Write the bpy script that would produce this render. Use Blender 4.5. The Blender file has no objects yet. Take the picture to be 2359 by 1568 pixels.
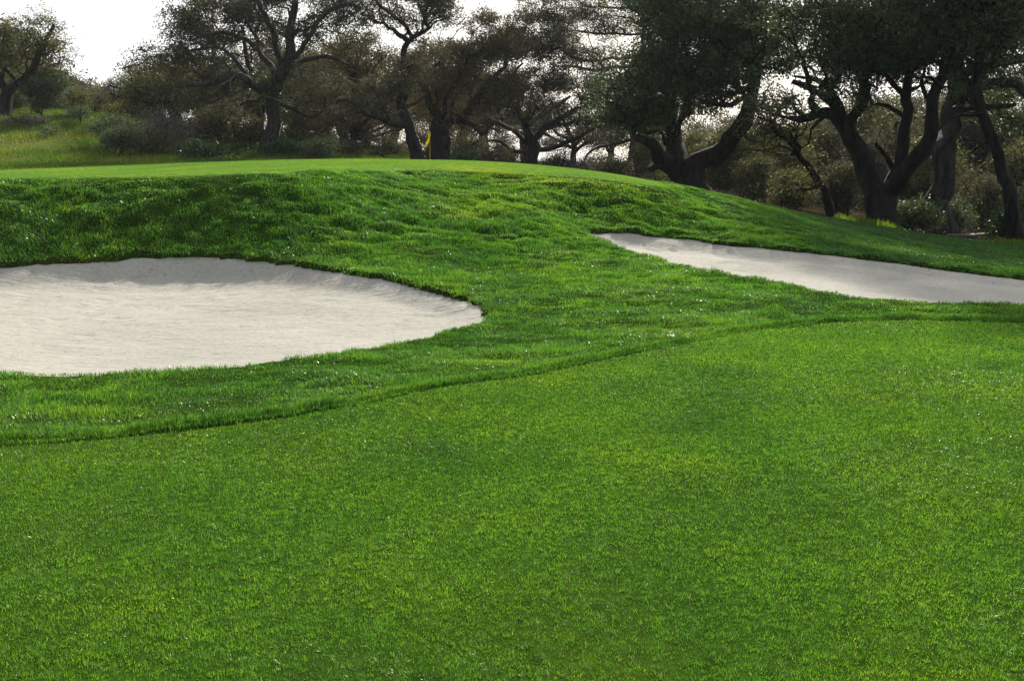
import bpy, math, random
import numpy as np
from mathutils import Vector

S = bpy.context.scene
COL = S.collection
R = math.radians
# ------------------------------------------------------------------ camera, sky, sun, exposure
FPX, CU, CV, HZ = 2265.0, 1179.0, 784.0, 368.0          # focal length, centre and horizon of the photograph in its pixels
CAMH = 1.6
PITCH = math.atan((CV - HZ) / FPX)
cam = bpy.data.cameras.new("camera"); cam.sensor_width = 36.0
cam.lens = FPX / 2358.0 * 36.0; cam.clip_start = 0.1; cam.clip_end = 2000
co = bpy.data.objects.new("camera", cam); COL.objects.link(co)
co.location = (0, 0, CAMH); co.rotation_euler = (math.pi / 2 - PITCH, 0, 0)
S.camera = co

SUN_EL, SUN_AZ = R(32), R(14)                            # high behind the trees, a little to the right
w = bpy.data.worlds.new("World"); S.world = w; w.use_nodes = True
nt = w.node_tree; nt.nodes.clear()
sky = nt.nodes.new('ShaderNodeTexSky'); sky.sky_type = 'NISHITA'; sky.sun_disc = False
sky.sun_elevation = SUN_EL; sky.sun_rotation = SUN_AZ; sky.dust_density = 2.0
tc = nt.nodes.new('ShaderNodeTexCoord')
mp = nt.nodes.new('ShaderNodeMapping'); mp.inputs['Scale'].default_value = (1, 1, 2.4)
nz = nt.nodes.new('ShaderNodeTexNoise'); nz.inputs['Scale'].default_value = 2.3; nz.inputs['Detail'].default_value = 6
rmp = nt.nodes.new('ShaderNodeMapRange'); rmp.inputs['From Min'].default_value = .36; rmp.inputs['From Max'].default_value = .60
rmp.inputs['To Min'].default_value = .35; rmp.inputs['To Max'].default_value = .95
cl = nt.nodes.new('ShaderNodeMix'); cl.data_type = 'RGBA'
vd = nt.nodes.new('ShaderNodeVectorMath'); vd.operation = 'DOT_PRODUCT'      # thin cloud, brighter round the sun behind it
vd.inputs[1].default_value = (math.sin(SUN_AZ) * math.cos(SUN_EL), math.cos(SUN_AZ) * math.cos(SUN_EL), math.sin(SUN_EL))
gl = nt.nodes.new('ShaderNodeMapRange'); gl.interpolation_type = 'SMOOTHSTEP'; gl.inputs['From Min'].default_value = -.1; gl.inputs['From Max'].default_value = 1.0
cc = nt.nodes.new('ShaderNodeMix'); cc.data_type = 'RGBA'
cc.inputs['A'].default_value = (5.0, 5.5, 6.3, 1); cc.inputs['B'].default_value = (22, 21.7, 21.2, 1)
bg = nt.nodes.new('ShaderNodeBackground'); bg.inputs['Strength'].default_value = 0.056
wo = nt.nodes.new('ShaderNodeOutputWorld')
L = nt.links.new
L(tc.outputs['Generated'], mp.inputs['Vector']); L(mp.outputs['Vector'], nz.inputs['Vector'])
L(nz.outputs['Fac'], rmp.inputs['Value']); L(rmp.outputs['Result'], cl.inputs['Factor'])
L(tc.outputs['Generated'], vd.inputs[0]); L(vd.outputs['Value'], gl.inputs['Value']); L(gl.outputs['Result'], cc.inputs['Factor']); L(cc.outputs['Result'], cl.inputs['B'])
L(sky.outputs['Color'], cl.inputs['A']); L(cl.outputs['Result'], bg.inputs['Color']); L(bg.outputs['Background'], wo.inputs['Surface'])

sl = bpy.data.lights.new("sun", 'SUN'); sl.energy = 5.0; sl.angle = R(1.2); sl.color = (1, .93, .80)
so = bpy.data.objects.new("sun", sl); COL.objects.link(so)
sd = Vector((math.sin(SUN_AZ) * math.cos(SUN_EL), math.cos(SUN_AZ) * math.cos(SUN_EL), math.sin(SUN_EL)))
so.rotation_euler = sd.to_track_quat('Z', 'Y').to_euler(); so.location = (10, 40, 60)

S.view_settings.view_transform = 'Standard'; S.view_settings.look = 'None'
S.view_settings.exposure = 0.34; S.view_settings.gamma = 1.0
S.render.engine = 'CYCLES'
S.cycles.max_bounces = 7; S.cycles.volume_bounces = 0; S.cycles.diffuse_bounces = 4; S.cycles.glossy_bounces = 2; S.cycles.transmission_bounces = 4
S.cycles.use_denoising = True; S.cycles.denoiser = 'OPENIMAGEDENOISE'; S.cycles.denoising_input_passes = 'RGB_ALBEDO_NORMAL'; S.cycles.denoising_prefilter = 'ACCURATE'

# ------------------------------------------------------------------ helpers
rng = np.random.default_rng(7)

def ray(u, v, Y):
    """photograph pixel seen at world depth Y -> point in the place"""
    a = (u - CU) / FPX; b = (CV - v) / FPX
    dy = math.cos(PITCH) + b * math.sin(PITCH); dz = -math.sin(PITCH) + b * math.cos(PITCH)
    k = Y / dy
    return np.array((a * k, Y, CAMH + dz * k))

def hash2(ix, iy, seed):
    n = (ix.astype(np.int64) * 374761393 + iy.astype(np.int64) * 668265263 + seed * 1442695041) & 0x7fffffff
    n = ((n ^ (n >> 13)) * 1274126177) & 0x7fffffff
    n = ((n ^ (n >> 16)) * 2246822519) & 0x7fffffff
    return (n & 0xffff) / 65535.0

def vnoise(x, y, seed=0):
    ix = np.floor(x); iy = np.floor(y); fx = x - ix; fy = y - iy
    fx = fx * fx * (3 - 2 * fx); fy = fy * fy * (3 - 2 * fy)
    a = hash2(ix, iy, seed); b = hash2(ix + 1, iy, seed); c = hash2(ix, iy + 1, seed); d = hash2(ix + 1, iy + 1, seed)
    return a + (b - a) * fx + (c - a) * fy + (a - b - c + d) * fx * fy

def fbm(x, y, seed=0, octv=3):
    t = 0; amp = 1; s = 0
    for o in range(octv):
        t = t + amp * vnoise(x * 2 ** o + 17.3 * o, y * 2 ** o - 9.1 * o, seed + o); s += amp; amp *= .5
    return t / s

def sst(a, b, x):
    t = np.clip((x - a) / (b - a), 0, 1); return t * t * (3 - 2 * t)

def mesh(name, V, F, mat, parent=None, smooth=True, attrs=None, loc=None):
    me = bpy.data.meshes.new(name)
    V = np.ascontiguousarray(V, np.float32); n = len(V)
    if isinstance(F, np.ndarray): F = [F]
    loops = np.concatenate([f.reshape(-1) for f in F]).astype(np.int32)
    tot = np.concatenate([np.full(len(f), f.shape[1], np.int32) for f in F])
    start = np.zeros(len(tot), np.int32); start[1:] = np.cumsum(tot)[:-1]
    me.vertices.add(n); me.vertices.foreach_set('co', V.ravel())
    me.loops.add(len(loops)); me.loops.foreach_set('vertex_index', loops)
    me.polygons.add(len(tot)); me.polygons.foreach_set('loop_start', start)
    me.polygons.foreach_set('use_smooth', np.full(len(tot), smooth))
    for k, (typ, arr) in (attrs or {}).items():
        at = me.attributes.new(k, typ, 'POINT')
        at.data.foreach_set('value' if typ == 'FLOAT' else 'color', np.ascontiguousarray(arr, np.float32).ravel())
    me.update(calc_edges=True)
    if mat: me.materials.append(mat)
    o = bpy.data.objects.new(name, me); COL.objects.link(o)
    if parent: o.parent = parent
    if loc is not None: o.location = loc
    return o

def tag(o, label=None, cat=None, group=None, kind=None):
    if label: o['label'] = label
    if cat: o['category'] = cat
    if group: o['group'] = group
    if kind: o['kind'] = kind
    return o

def empty(name, loc):
    o = bpy.data.objects.new(name, None); COL.objects.link(o); o.location = loc; o.empty_display_size = .2
    return o

# ------------------------------------------------------------------ materials
def newmat(name):
    m = bpy.data.materials.new(name); m.use_nodes = True; t = m.node_tree; t.nodes.clear()
    out = t.nodes.new('ShaderNodeOutputMaterial'); return m, t, out

def nd(t, typ, **kw):
    n = t.nodes.new(typ)
    for k, v in kw.items(): setattr(n, k, v)
    return n

def ramp(t, src, stops):
    r = nd(t, 'ShaderNodeValToRGB'); e = r.color_ramp.elements
    e[0].position, e[0].color = stops[0][0], (*stops[0][1], 1)
    e[1].position, e[1].color = stops[-1][0], (*stops[-1][1], 1)
    for p, c in stops[1:-1]:
        x = e.new(p); x.color = (*c, 1)
    t.links.new(src, r.inputs['Fac']); return r.outputs['Color']

def leafy(name, stops, patch, trans=.42, rough=.35, spec=.5, patch_scale=.5, tcol=(1.25, 1.35, .55), wet=0):
    """thin green blades or leaves: colour by the blade's own tint, drifting in patches over the place; light shines through"""
    m, t, out = newmat(name); lk = t.links.new
    at = nd(t, 'ShaderNodeAttribute', attribute_name='tint')
    base = ramp(t, at.outputs['Fac'], stops)
    tcn = nd(t, 'ShaderNodeNewGeometry')
    n1 = nd(t, 'ShaderNodeTexNoise'); n1.inputs['Scale'].default_value = patch_scale; n1.inputs['Detail'].default_value = 4
    lk(tcn.outputs['Position'], n1.inputs['Vector'])
    pr = ramp(t, n1.outputs['Fac'], patch)
    mx = nd(t, 'ShaderNodeMix', data_type='RGBA', blend_type='MULTIPLY'); mx.inputs['Factor'].default_value = 1
    lk(base, mx.inputs['A']); lk(pr, mx.inputs['B'])
    tm = nd(t, 'ShaderNodeMix', data_type='RGBA', blend_type='MULTIPLY'); tm.inputs['Factor'].default_value = 1
    lk(mx.outputs['Result'], tm.inputs['A']); tm.inputs['B'].default_value = (*tcol, 1)
    p = nd(t, 'ShaderNodeBsdfPrincipled'); p.inputs['Roughness'].default_value = rough; p.inputs['Specular IOR Level'].default_value = spec
    lk(mx.outputs['Result'], p.inputs['Base Color'])
    if wet:                                               # a few dewy blades glint
        q = nd(t, 'ShaderNodeMath', operation='MULTIPLY'); q.inputs[1].default_value = 61.7; lk(at.outputs['Fac'], q.inputs[0])
        q2 = nd(t, 'ShaderNodeMath', operation='FRACT'); lk(q.outputs[0], q2.inputs[0])
        q3 = nd(t, 'ShaderNodeMath', operation='LESS_THAN'); q3.inputs[1].default_value = wet; lk(q2.outputs[0], q3.inputs[0])
        for inp, a, b in (('Roughness', rough, .33), ('Specular IOR Level', spec, 1.0)):
            mr = nd(t, 'ShaderNodeMapRange'); mr.inputs['To Min'].default_value = a; mr.inputs['To Max'].default_value = b
            lk(q3.outputs[0], mr.inputs['Value']); lk(mr.outputs['Result'], p.inputs[inp])
    tr = nd(t, 'ShaderNodeBsdfTranslucent'); lk(tm.outputs['Result'], tr.inputs['Color'])
    ms = nd(t, 'ShaderNodeMixShader'); ms.inputs['Fac'].default_value = trans
    lk(p.outputs['BSDF'], ms.inputs[1]); lk(tr.outputs['BSDF'], ms.inputs[2]); lk(ms.outputs['Shader'], out.inputs['Surface'])
    return m

FPATCH = [(.30, (.68, .78, .95)), (.47, (.98, 1, 1)), (.58, (1.15, 1.06, .95)), (.72, (1.6, 1.25, .9))]
PATCH = [(.30, (.70, .80, .75)), (.47, (.95, 1, .95)), (.58, (1.15, 1.08, .9)), (.72, (1.6, 1.25, .8))]
M_FAIR = leafy('fairway blades', [(0, (.036, .105, .024)), (.25, (.082, .215, .036)), (.5, (.138, .315, .048)), (.75, (.215, .42, .058)), (.93, (.31, .48, .075)), (1, (.46, .45, .25))], FPATCH, trans=.48, patch_scale=1.1, rough=.45, spec=.12, wet=.6)
M_ROUGH = leafy('rough blades', [(0, (.028, .088, .030)), (.4, (.084, .215, .044)), (.8, (.18, .34, .053)), (.93, (.27, .41, .065)), (1, (.40, .38, .2))], PATCH, trans=.5, rough=.42, spec=.15, patch_scale=.6, wet=.6)
M_GREEN = leafy('green turf blades', [(0, (.10, .22, .03)), (1, (.20, .34, .07))], PATCH, trans=.4, patch_scale=.3, spec=.15)
M_WILD = leafy('wild grass', [(0, (.07, .14, .025)), (.5, (.16, .24, .04)), (.8, (.28, .28, .09)), (1, (.30, .25, .14))], PATCH, trans=.4, patch_scale=.12, rough=.6, spec=.1)
LP = [(.3, (.65, .65, .7)), (.5, (1, 1, 1)), (.7, (1.35, 1.25, 1.05))]
M_OAK = leafy('dull oak leaves', [(0, (.055, .056, .038)), (.6, (.112, .113, .078)), (.93, (.185, .175, .115)), (1, (.26, .26, .22))], LP, trans=.30, rough=.65, spec=.12, patch_scale=.35, tcol=(1.15, 1.1, .7))
M_RUST = leafy('rusty oak leaves', [(0, (.070, .060, .034)), (.6, (.135, .118, .066)), (.93, (.23, .185, .095)), (1, (.27, .25, .19))], LP, trans=.30, rough=.65, spec=.12, patch_scale=.35, tcol=(1.2, 1.05, .6))
M_EVER = leafy('evergreen oak leaves', [(0, (.055, .078, .055)), (.6, (.10, .135, .085)), (.93, (.16, .20, .10)), (1, (.24, .26, .21))], LP, trans=.26, rough=.5, spec=.2, patch_scale=.4, tcol=(1.2, 1.4, .6))
M_OLIVE = leafy('olive leaves', [(0, (.065, .075, .038)), (.6, (.14, .148, .068)), (.93, (.24, .235, .11)), (1, (.27, .27, .2))], LP, trans=.32, rough=.6, spec=.15, patch_scale=.3, tcol=(1.2, 1.2, .6))
M_IVY = leafy('ivy leaves', [(0, (.02, .05, .015)), (.6, (.04, .10, .02)), (1, (.09, .16, .04))], LP, trans=.3, rough=.4, patch_scale=.5)
M_SAGE = leafy('sage leaves', [(0, (.075, .10, .072)), (.6, (.14, .18, .125)), (1, (.25, .28, .22))], LP, trans=.25, rough=.7, spec=.12, patch_scale=.6)
M_DRY = leafy('dry brush', [(0, (.09, .078, .07)), (.6, (.17, .15, .135)), (1, (.28, .26, .24))], LP, trans=.2, rough=.8, spec=.1, patch_scale=.6, tcol=(1, 1, .9))

def bark(name, c1, c2, sc=6):
    m, t, out = newmat(name); lk = t.links.new
    g = nd(t, 'ShaderNodeNewGeometry'); mpn = nd(t, 'ShaderNodeMapping'); mpn.inputs['Scale'].default_value = (sc, sc, sc * .25)
    lk(g.outputs['Position'], mpn.inputs['Vector'])
    n = nd(t, 'ShaderNodeTexNoise'); n.inputs['Scale'].default_value = 1; n.inputs['Detail'].default_value = 6; lk(mpn.outputs['Vector'], n.inputs['Vector'])
    c = ramp(t, n.outputs['Fac'], [(.35, c1), (.65, c2)])
    p = nd(t, 'ShaderNodeBsdfPrincipled'); p.inputs['Roughness'].default_value = .9; p.inputs['Specular IOR Level'].default_value = .2
    b = nd(t, 'ShaderNodeBump'); b.inputs['Strength'].default_value = .8; b.inputs['Distance'].default_value = .06
    lk(n.outputs['Fac'], b.inputs['Height']); lk(b.outputs['Normal'], p.inputs['Normal']); lk(c, p.inputs['Base Color']); lk(p.outputs['BSDF'], out.inputs['Surface'])
    return m
M_BARK = bark('dark oak bark', (.014, .012, .011), (.042, .037, .033))
M_GREYBARK = bark('grey oak bark', (.03, .028, .026), (.085, .08, .074))
M_TWIG = bark('grey twigs', (.09, .085, .085), (.2, .19, .19))

def plain(name, c, rough=.6, spec=.4, trans=0, nscale=8, var=.25):
    m, t, out = newmat(name); lk = t.links.new
    g = nd(t, 'ShaderNodeNewGeometry'); n = nd(t, 'ShaderNodeTexNoise'); n.inputs['Scale'].default_value = nscale; n.inputs['Detail'].default_value = 5
    lk(g.outputs['Position'], n.inputs['Vector'])
    cc = ramp(t, n.outputs['Fac'], [(.3, tuple(x * (1 - var) for x in c)), (.7, tuple(min(1, x * (1 + var)) for x in c))])
    p = nd(t, 'ShaderNodeBsdfPrincipled'); p.inputs['Roughness'].default_value = rough; p.inputs['Specular IOR Level'].default_value = spec
    lk(cc, p.inputs['Base Color'])
    if trans:
        tr = nd(t, 'ShaderNodeBsdfTranslucent'); lk(cc, tr.inputs['Color']); ms = nd(t, 'ShaderNodeMixShader'); ms.inputs['Fac'].default_value = trans
        lk(p.outputs['BSDF'], ms.inputs[1]); lk(tr.outputs['BSDF'], ms.inputs[2]); lk(ms.outputs['Shader'], out.inputs['Surface'])
    else: lk(p.outputs['BSDF'], out.inputs['Surface'])
    return m

def sandmat():
    m, t, out = newmat('white bunker sand'); lk = t.links.new
    g = nd(t, 'ShaderNodeNewGeometry')
    n0 = nd(t, 'ShaderNodeTexNoise'); n0.inputs['Scale'].default_value = .55; n0.inputs['Detail'].default_value = 5
    mpn = nd(t, 'ShaderNodeMapping'); mpn.inputs['Scale'].default_value = (3, 20, 9)
    n1 = nd(t, 'ShaderNodeTexNoise'); n1.inputs['Scale'].default_value = 1.0; n1.inputs['Detail'].default_value = 8; n1.inputs['Roughness'].default_value = .65
    n2 = nd(t, 'ShaderNodeTexNoise'); n2.inputs['Scale'].default_value = 17; n2.inputs['Detail'].default_value = 5; n2.inputs['Roughness'].default_value = .7
    lk(g.outputs['Position'], n0.inputs['Vector']); lk(g.outputs['Position'], mpn.inputs['Vector']); lk(mpn.outputs['Vector'], n1.inputs['Vector']); lk(g.outputs['Position'], n2.inputs['Vector'])
    c0 = ramp(t, n0.outputs['Fac'], [(.35, (.405, .395, .352)), (.65, (.465, .455, .41))])
    c1 = ramp(t, n2.outputs['Fac'], [(.30, (.42, .38, .32)), (.40, (.88, .86, .84)), (.6, (1.05, 1.05, 1.05))])
    mx = nd(t, 'ShaderNodeMix', data_type='RGBA', blend_type='MULTIPLY'); mx.inputs['Factor'].default_value = .8
    lk(c0, mx.inputs['A']); lk(c1, mx.inputs['B'])
    b1 = nd(t, 'ShaderNodeBump'); b1.inputs['Strength'].default_value = .6; b1.inputs['Distance'].default_value = .035; lk(n1.outputs['Fac'], b1.inputs['Height'])
    b2 = nd(t, 'ShaderNodeBump'); b2.inputs['Strength'].default_value = .7; b2.inputs['Distance'].default_value = .016; lk(n2.outputs['Fac'], b2.inputs['Height']); lk(b1.outputs['Normal'], b2.inputs['Normal'])
    p = nd(t, 'ShaderNodeBsdfPrincipled'); p.inputs['Roughness'].default_value = .95; p.inputs['Specular IOR Level'].default_value = .15
    lk(mx.outputs['Result'], p.inputs['Base Color']); lk(b2.outputs['Normal'], p.inputs['Normal']); lk(p.outputs['BSDF'], out.inputs['Surface'])
    return m
M_SAND = sandmat()

def groundmat():
    m, t, out = newmat('ground under the grass'); lk = t.links.new
    at = nd(t, 'ShaderNodeAttribute', attribute_name='soil')
    g = nd(t, 'ShaderNodeNewGeometry'); n = nd(t, 'ShaderNodeTexNoise'); n.inputs['Scale'].default_value = 9; n.inputs['Detail'].default_value = 7; lk(g.outputs['Position'], n.inputs['Vector'])
    n3 = nd(t, 'ShaderNodeTexNoise'); n3.inputs['Scale'].default_value = .5; n3.inputs['Detail'].default_value = 4; lk(g.outputs['Position'], n3.inputs['Vector'])
    c = ramp(t, n.outputs['Fac'], [(.3, (.55, .6, .6)), (.7, (1.35, 1.3, 1.2))]); c3 = ramp(t, n3.outputs['Fac'], PATCH)
    a = nd(t, 'ShaderNodeMix', data_type='RGBA', blend_type='MULTIPLY'); a.inputs['Factor'].default_value = 1; lk(at.outputs['Color'], a.inputs['A']); lk(c, a.inputs['B'])
    a2 = nd(t, 'ShaderNodeMix', data_type='RGBA', blend_type='MULTIPLY'); a2.inputs['Factor'].default_value = 1; lk(a.outputs['Result'], a2.inputs['A']); lk(c3, a2.inputs['B'])
    b = nd(t, 'ShaderNodeBump'); b.inputs['Strength'].default_value = .6; b.inputs['Distance'].default_value = .03; lk(n.outputs['Fac'], b.inputs['Height'])
    p = nd(t, 'ShaderNodeBsdfPrincipled'); p.inputs['Roughness'].default_value = 1; p.inputs['Specular IOR Level'].default_value = 0
    lk(a2.outputs['Result'], p.inputs['Base Color']); lk(b.outputs['Normal'], p.inputs['Normal']); lk(p.outputs['BSDF'], out.inputs['Surface'])
    return m
M_GROUND = groundmat()

# ------------------------------------------------------------------ lie of the land
def flat(u, v):
    a = ray(u, v, 10.0); k = CAMH / (CAMH - a[2]); return np.array((a[0] * k, 10 * k, 0.0))

FRINGE = np.array([(-14, 3.6), (-6, 4.75)] + [tuple(flat(u, v)[:2]) for u, v in
         ((0, 1028), (250, 1010), (500, 980), (800, 935), (1000, 895), (1250, 855), (1500, 803), (1700, 765), (1900, 745), (2100, 738), (2358, 745))] + [(8, 9.2), (14, 7.5)])
def fringe(x): return np.interp(x, FRINGE[:, 0], FRINGE[:, 1])

LB = [(-260, 690, 10.2), (-200, 632, 12.2), (0, 618, 12.6), (200, 606, 13.0), (330, 597, 13.2), (450, 593, 13.3), (600, 601, 13.1), (700, 610, 12.8), (850, 627, 12.2), (1000, 668, 11.5), (1080, 695, 11.0), (1112, 716, 10.55),
      (1110, 738, 10.0), (1060, 760, 9.5), (950, 787, 8.85), (800, 815, 8.2), (650, 833, 7.85), (500, 849, 7.6), (330, 861, 7.4), (200, 867, 7.28), (0, 860, 7.3), (-200, 800, 8.0)]
RB = [(1350, 543, 16.0), (1375, 535, 16.4), (1410, 531, 16.6), (1500, 541, 16.6), (1600, 554, 16.5), (1720, 567, 16.3), (1850, 577, 16.0), (1950, 588, 15.7), (2050, 600, 15.3), (2200, 621, 14.6), (2358, 640, 13.9), (2500, 655, 13.3), (2560, 675, 12.4),
      (2500, 700, 11.2), (2358, 703, 10.7), (2230, 701, 10.7), (2100, 696, 10.75), (1950, 685, 11.0), (1800, 655, 11.9), (1700, 636, 12.5), (1600, 616, 13.1), (1520, 597, 13.8), (1450, 577, 14.6), (1390, 557, 15.5)]
CTRL = [ray(*p) for p in LB + RB]
CTRL += [np.array(p, float) for p in [(-8, -6, 0), (0, -6, 0), (8, -6, 0), (-6, 0, 0), (0, 0, 0), (6, 0, 0), (-2, 3, 0), (2, 3, 0), (-14, 3, 0), (14, 3, 0), (0, 4.5, 0), (2.5, 6, 0), (5, 7, .0)]]
CTRL += [flat(u, v) for u, v in ((0, 1028), (500, 980), (1000, 895), (1500, 803), (1900, 745), (2250, 738))]
CTRL += [ray(*p) for p in [
    # sand floor of the left bunker
    (100, 650, 12.0), (450, 640, 12.7), (700, 650, 12.1), (300, 720, 10.4), (700, 720, 10.5), (950, 720, 10.4), (300, 800, 8.7), (600, 780, 9.0),
    # sand floor of the right bunker
    (1600, 582, 15.2), (1850, 615, 14.0), (2050, 650, 12.8), (2250, 670, 12.2),
    # face of the mound over the left bunker, its rounded top, then the green
    (0, 500, 13.7), (200, 500, 13.9), (450, 500, 14.1), (700, 500, 14.3), (-200, 500, 13.6), (0, 545, 13.15), (450, 545, 13.75),
    (0, 416, 14.8), (250, 414, 14.9), (450, 411, 15.0), (650, 406, 15.4), (800, 402, 16.4), (-250, 420, 14.8), (0, 450, 14.3), (450, 446, 14.55), (0, 411, 16.4), (250, 409, 16.4), (450, 406, 16.5), (650, 401, 17),
    (0, 397, 36), (250, 387, 36), (450, 379, 34), (620, 370, 30), (780, 366, 27), (900, 369, 28), (990, 379, 30), (-250, 405, 36), (250, 398, 24), (0, 405, 24), (600, 388, 22), (780, 380, 21),
    # tongue of rough between the bunkers and the hollow beside it
    (1200, 700, 10.9), (1200, 620, 13), (1180, 540, 15), (1130, 470, 16.5), (1050, 430, 18), (930, 470, 16), (900, 540, 14.3), (1190, 470, 16.0), (1250, 500, 15.8), (1310, 531, 15.6), (1212, 463, 17.0), (1270, 493, 17.0), (1332, 526, 16.9), (1292, 470, 17.4), (1190, 430, 18.4), (1310, 430, 18.3), (1400, 425, 18.4), (1420, 480, 17.4), (1560, 445, 19.2), (1560, 500, 17.6),
    # crest and shaded slope on the right
    (1180, 389, 30), (1300, 396, 29), (1400, 405, 28), (1500, 418, 27), (1560, 430, 26), (1640, 449, 25), (1750, 472, 24.5), (1900, 507, 24.5), (2050, 534, 25), (2200, 553, 26), (2358, 570, 26),
    (1600, 470, 18.6), (1750, 520, 17.8), (1900, 545, 18.4), (2100, 572, 19), (2300, 602, 18),
    # rough in front of the right bunker
    (1500, 680, 11.2), (1800, 710, 10.3), (1400, 740, 9.8), (2100, 715, 10.3),
    # left bank and the ground under the trees
    (0, 382, 50), (250, 376, 50), (0, 335, 56), (0, 257, 66), (200, 268, 66), (200, 335, 57), (330, 352, 55), (450, 362, 55), (620, 350, 58), (-250, 250, 66), (-250, 370, 50)]]
CTRL += [np.array(p, float) for p in [(-3, 42, .9), (3, 42, .6), (-8, 46, 1.0), (-5.5, 58, 1.1), (1, 62, .9), (0, 75, 1.0), (8, 42, .0), (10, 60, .0), (12, 33, -.55), (16, 32, -1.10), (17, 37, -1.36), (22, 45, -1.5), (30, 60, -1), (40, 90, -.5), (10, 95, .5),
        (45, 30, -1.2), (40, 10, -.6), (22, 5, -.2), (-35, 20, 1.0), (-35, 0, 0), (45, -8, 0), (-40, 80, 5.4), (-45, 95, 6.4), (-20, 95, 2.6), (-45, 50, 2)]]
CTRL = np.array(CTRL)

def _tps(P, z, lam=.00006):
    n = len(P); d2 = ((P[:, None] - P[None]) ** 2).sum(-1)
    K = .5 * d2 * np.log(d2 + 1e-9) + lam * n * np.eye(n); Q = np.c_[np.ones(n), P]
    A = np.block([[K, Q], [Q.T, np.zeros((3, 3))]])
    return np.linalg.solve(A, np.r_[z, 0, 0, 0])
TW = _tps(CTRL[:, :2] / 10, CTRL[:, 2])
def tps(x, y):
    x = np.clip(x, -45, 45) / 10; y = np.clip(y, -8, 95) / 10; sh = x.shape; x = x.ravel(); y = y.ravel(); out = np.empty(len(x)); n = len(CTRL)
    for i in range(0, len(x), 20000):
        a = x[i:i + 20000, None]; b = y[i:i + 20000, None]
        d2 = (a - CTRL[None, :, 0] / 10) ** 2 + (b - CTRL[None, :, 1] / 10) ** 2
        out[i:i + 20000] = (.5 * d2 * np.log(d2 + 1e-9)) @ TW[:n] + TW[n] + TW[n + 1] * a[:, 0] + TW[n + 2] * b[:, 0]
    return out.reshape(sh)

def closed_curve(P, k=10):
    P = np.array(P)[:, :2]; n = len(P); out = []
    for i in range(n):
        p0, p1, p2, p3 = P[i - 1], P[i], P[(i + 1) % n], P[(i + 2) % n]
        for t in np.linspace(0, 1, k, endpoint=False):
            out.append(.5 * (2 * p1 + (p2 - p0) * t + (2 * p0 - 5 * p1 + 4 * p2 - p3) * t * t + (3 * p1 - p0 - 3 * p2 + p3) * t ** 3))
    out = np.array(out)
    # a ragged turf edge
    nrm = np.roll(out, -1, 0) - np.roll(out, 1, 0); nrm = np.c_[nrm[:, 1], -nrm[:, 0]]; nrm /= np.linalg.norm(nrm, axis=1)[:, None] + 1e-9
    s = np.arange(len(out)) * .9
    return out + nrm * ((fbm(s * .5, s * 0, 5, 3) - .5) * .16)[:, None]
POLY_L = closed_curve([ray(*p) for p in LB]); POLY_R = closed_curve([ray(*p) for p in RB])

def sdf(x, y, poly):
    """signed distance to a bunker's edge, negative on the sand"""
    sh = x.shape; x = x.ravel(); y = y.ravel(); out = np.full(len(x), 9.0)
    lo = poly.min(0) - 1.5; hi = poly.max(0) + 1.5
    idx = np.where((x > lo[0]) & (x < hi[0]) & (y > lo[1]) & (y < hi[1]))[0]
    A = poly; B = np.roll(poly, -1, 0); D = B - A; L2 = (D ** 2).sum(1)
    for i in range(0, len(idx), 8000):
        j = idx[i:i + 8000]; px = x[j, None]; py = y[j, None]
        t = np.clip(((px - A[:, 0]) * D[:, 0] + (py - A[:, 1]) * D[:, 1]) / L2, 0, 1)
        d = np.sqrt(((px - A[:, 0] - t * D[:, 0]) ** 2 + (py - A[:, 1] - t * D[:, 1]) ** 2).min(1))
        c = ((A[:, 1] > py) != (B[:, 1] > py)) & (px < D[:, 0] * (py - A[:, 1]) / (D[:, 1] + 1e-12) + A[:, 0])
        out[j] = np.where(c.sum(1) % 2 == 1, -d, d)
    return out.reshape(sh)

# one regular grid of heights, edges and zones, sampled by everything that stands on the land
GX0, GX1, GY0, GY1, GS = -20.0, 24.0, -2.0, 46.0, .08
gx = np.arange(GX0, GX1 + 1e-6, GS); gy = np.arange(GY0, GY1 + 1e-6, GS)
GXX, GYY = np.meshgrid(gx, gy)
cx = np.arange(GX0, GX1 + .4, .4); cy = np.arange(GY0, GY1 + .4, .4)
def bil(arr, x, y, x0, y0, s):
    fx = np.clip((x - x0) / s, 0, arr.shape[1] - 1.001); fy = np.clip((y - y0) / s, 0, arr.shape[0] - 1.001)
    i = fx.astype(int); j = fy.astype(int); fx = fx - i; fy = fy - j
    return (arr[j, i] * (1 - fx) + arr[j, i + 1] * fx) * (1 - fy) + (arr[j + 1, i] * (1 - fx) + arr[j + 1, i + 1] * fx) * fy
G_T = tps(GXX, GYY)
G_L = sdf(GXX, GYY, POLY_L); G_R = sdf(GXX, GYY, POLY_R); G_S = np.minimum(G_L, G_R)
def hit(u, v):
    a = ray(u, v, 1.0); Y = np.arange(6, 45, .02); zr = CAMH + (a[2] - CAMH) * Y
    zt = bil(G_T, a[0] * Y, Y, GX0, GY0, GS); k = np.argmax(zt > zr); return np.array((a[0] * Y[k], Y[k]))
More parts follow.
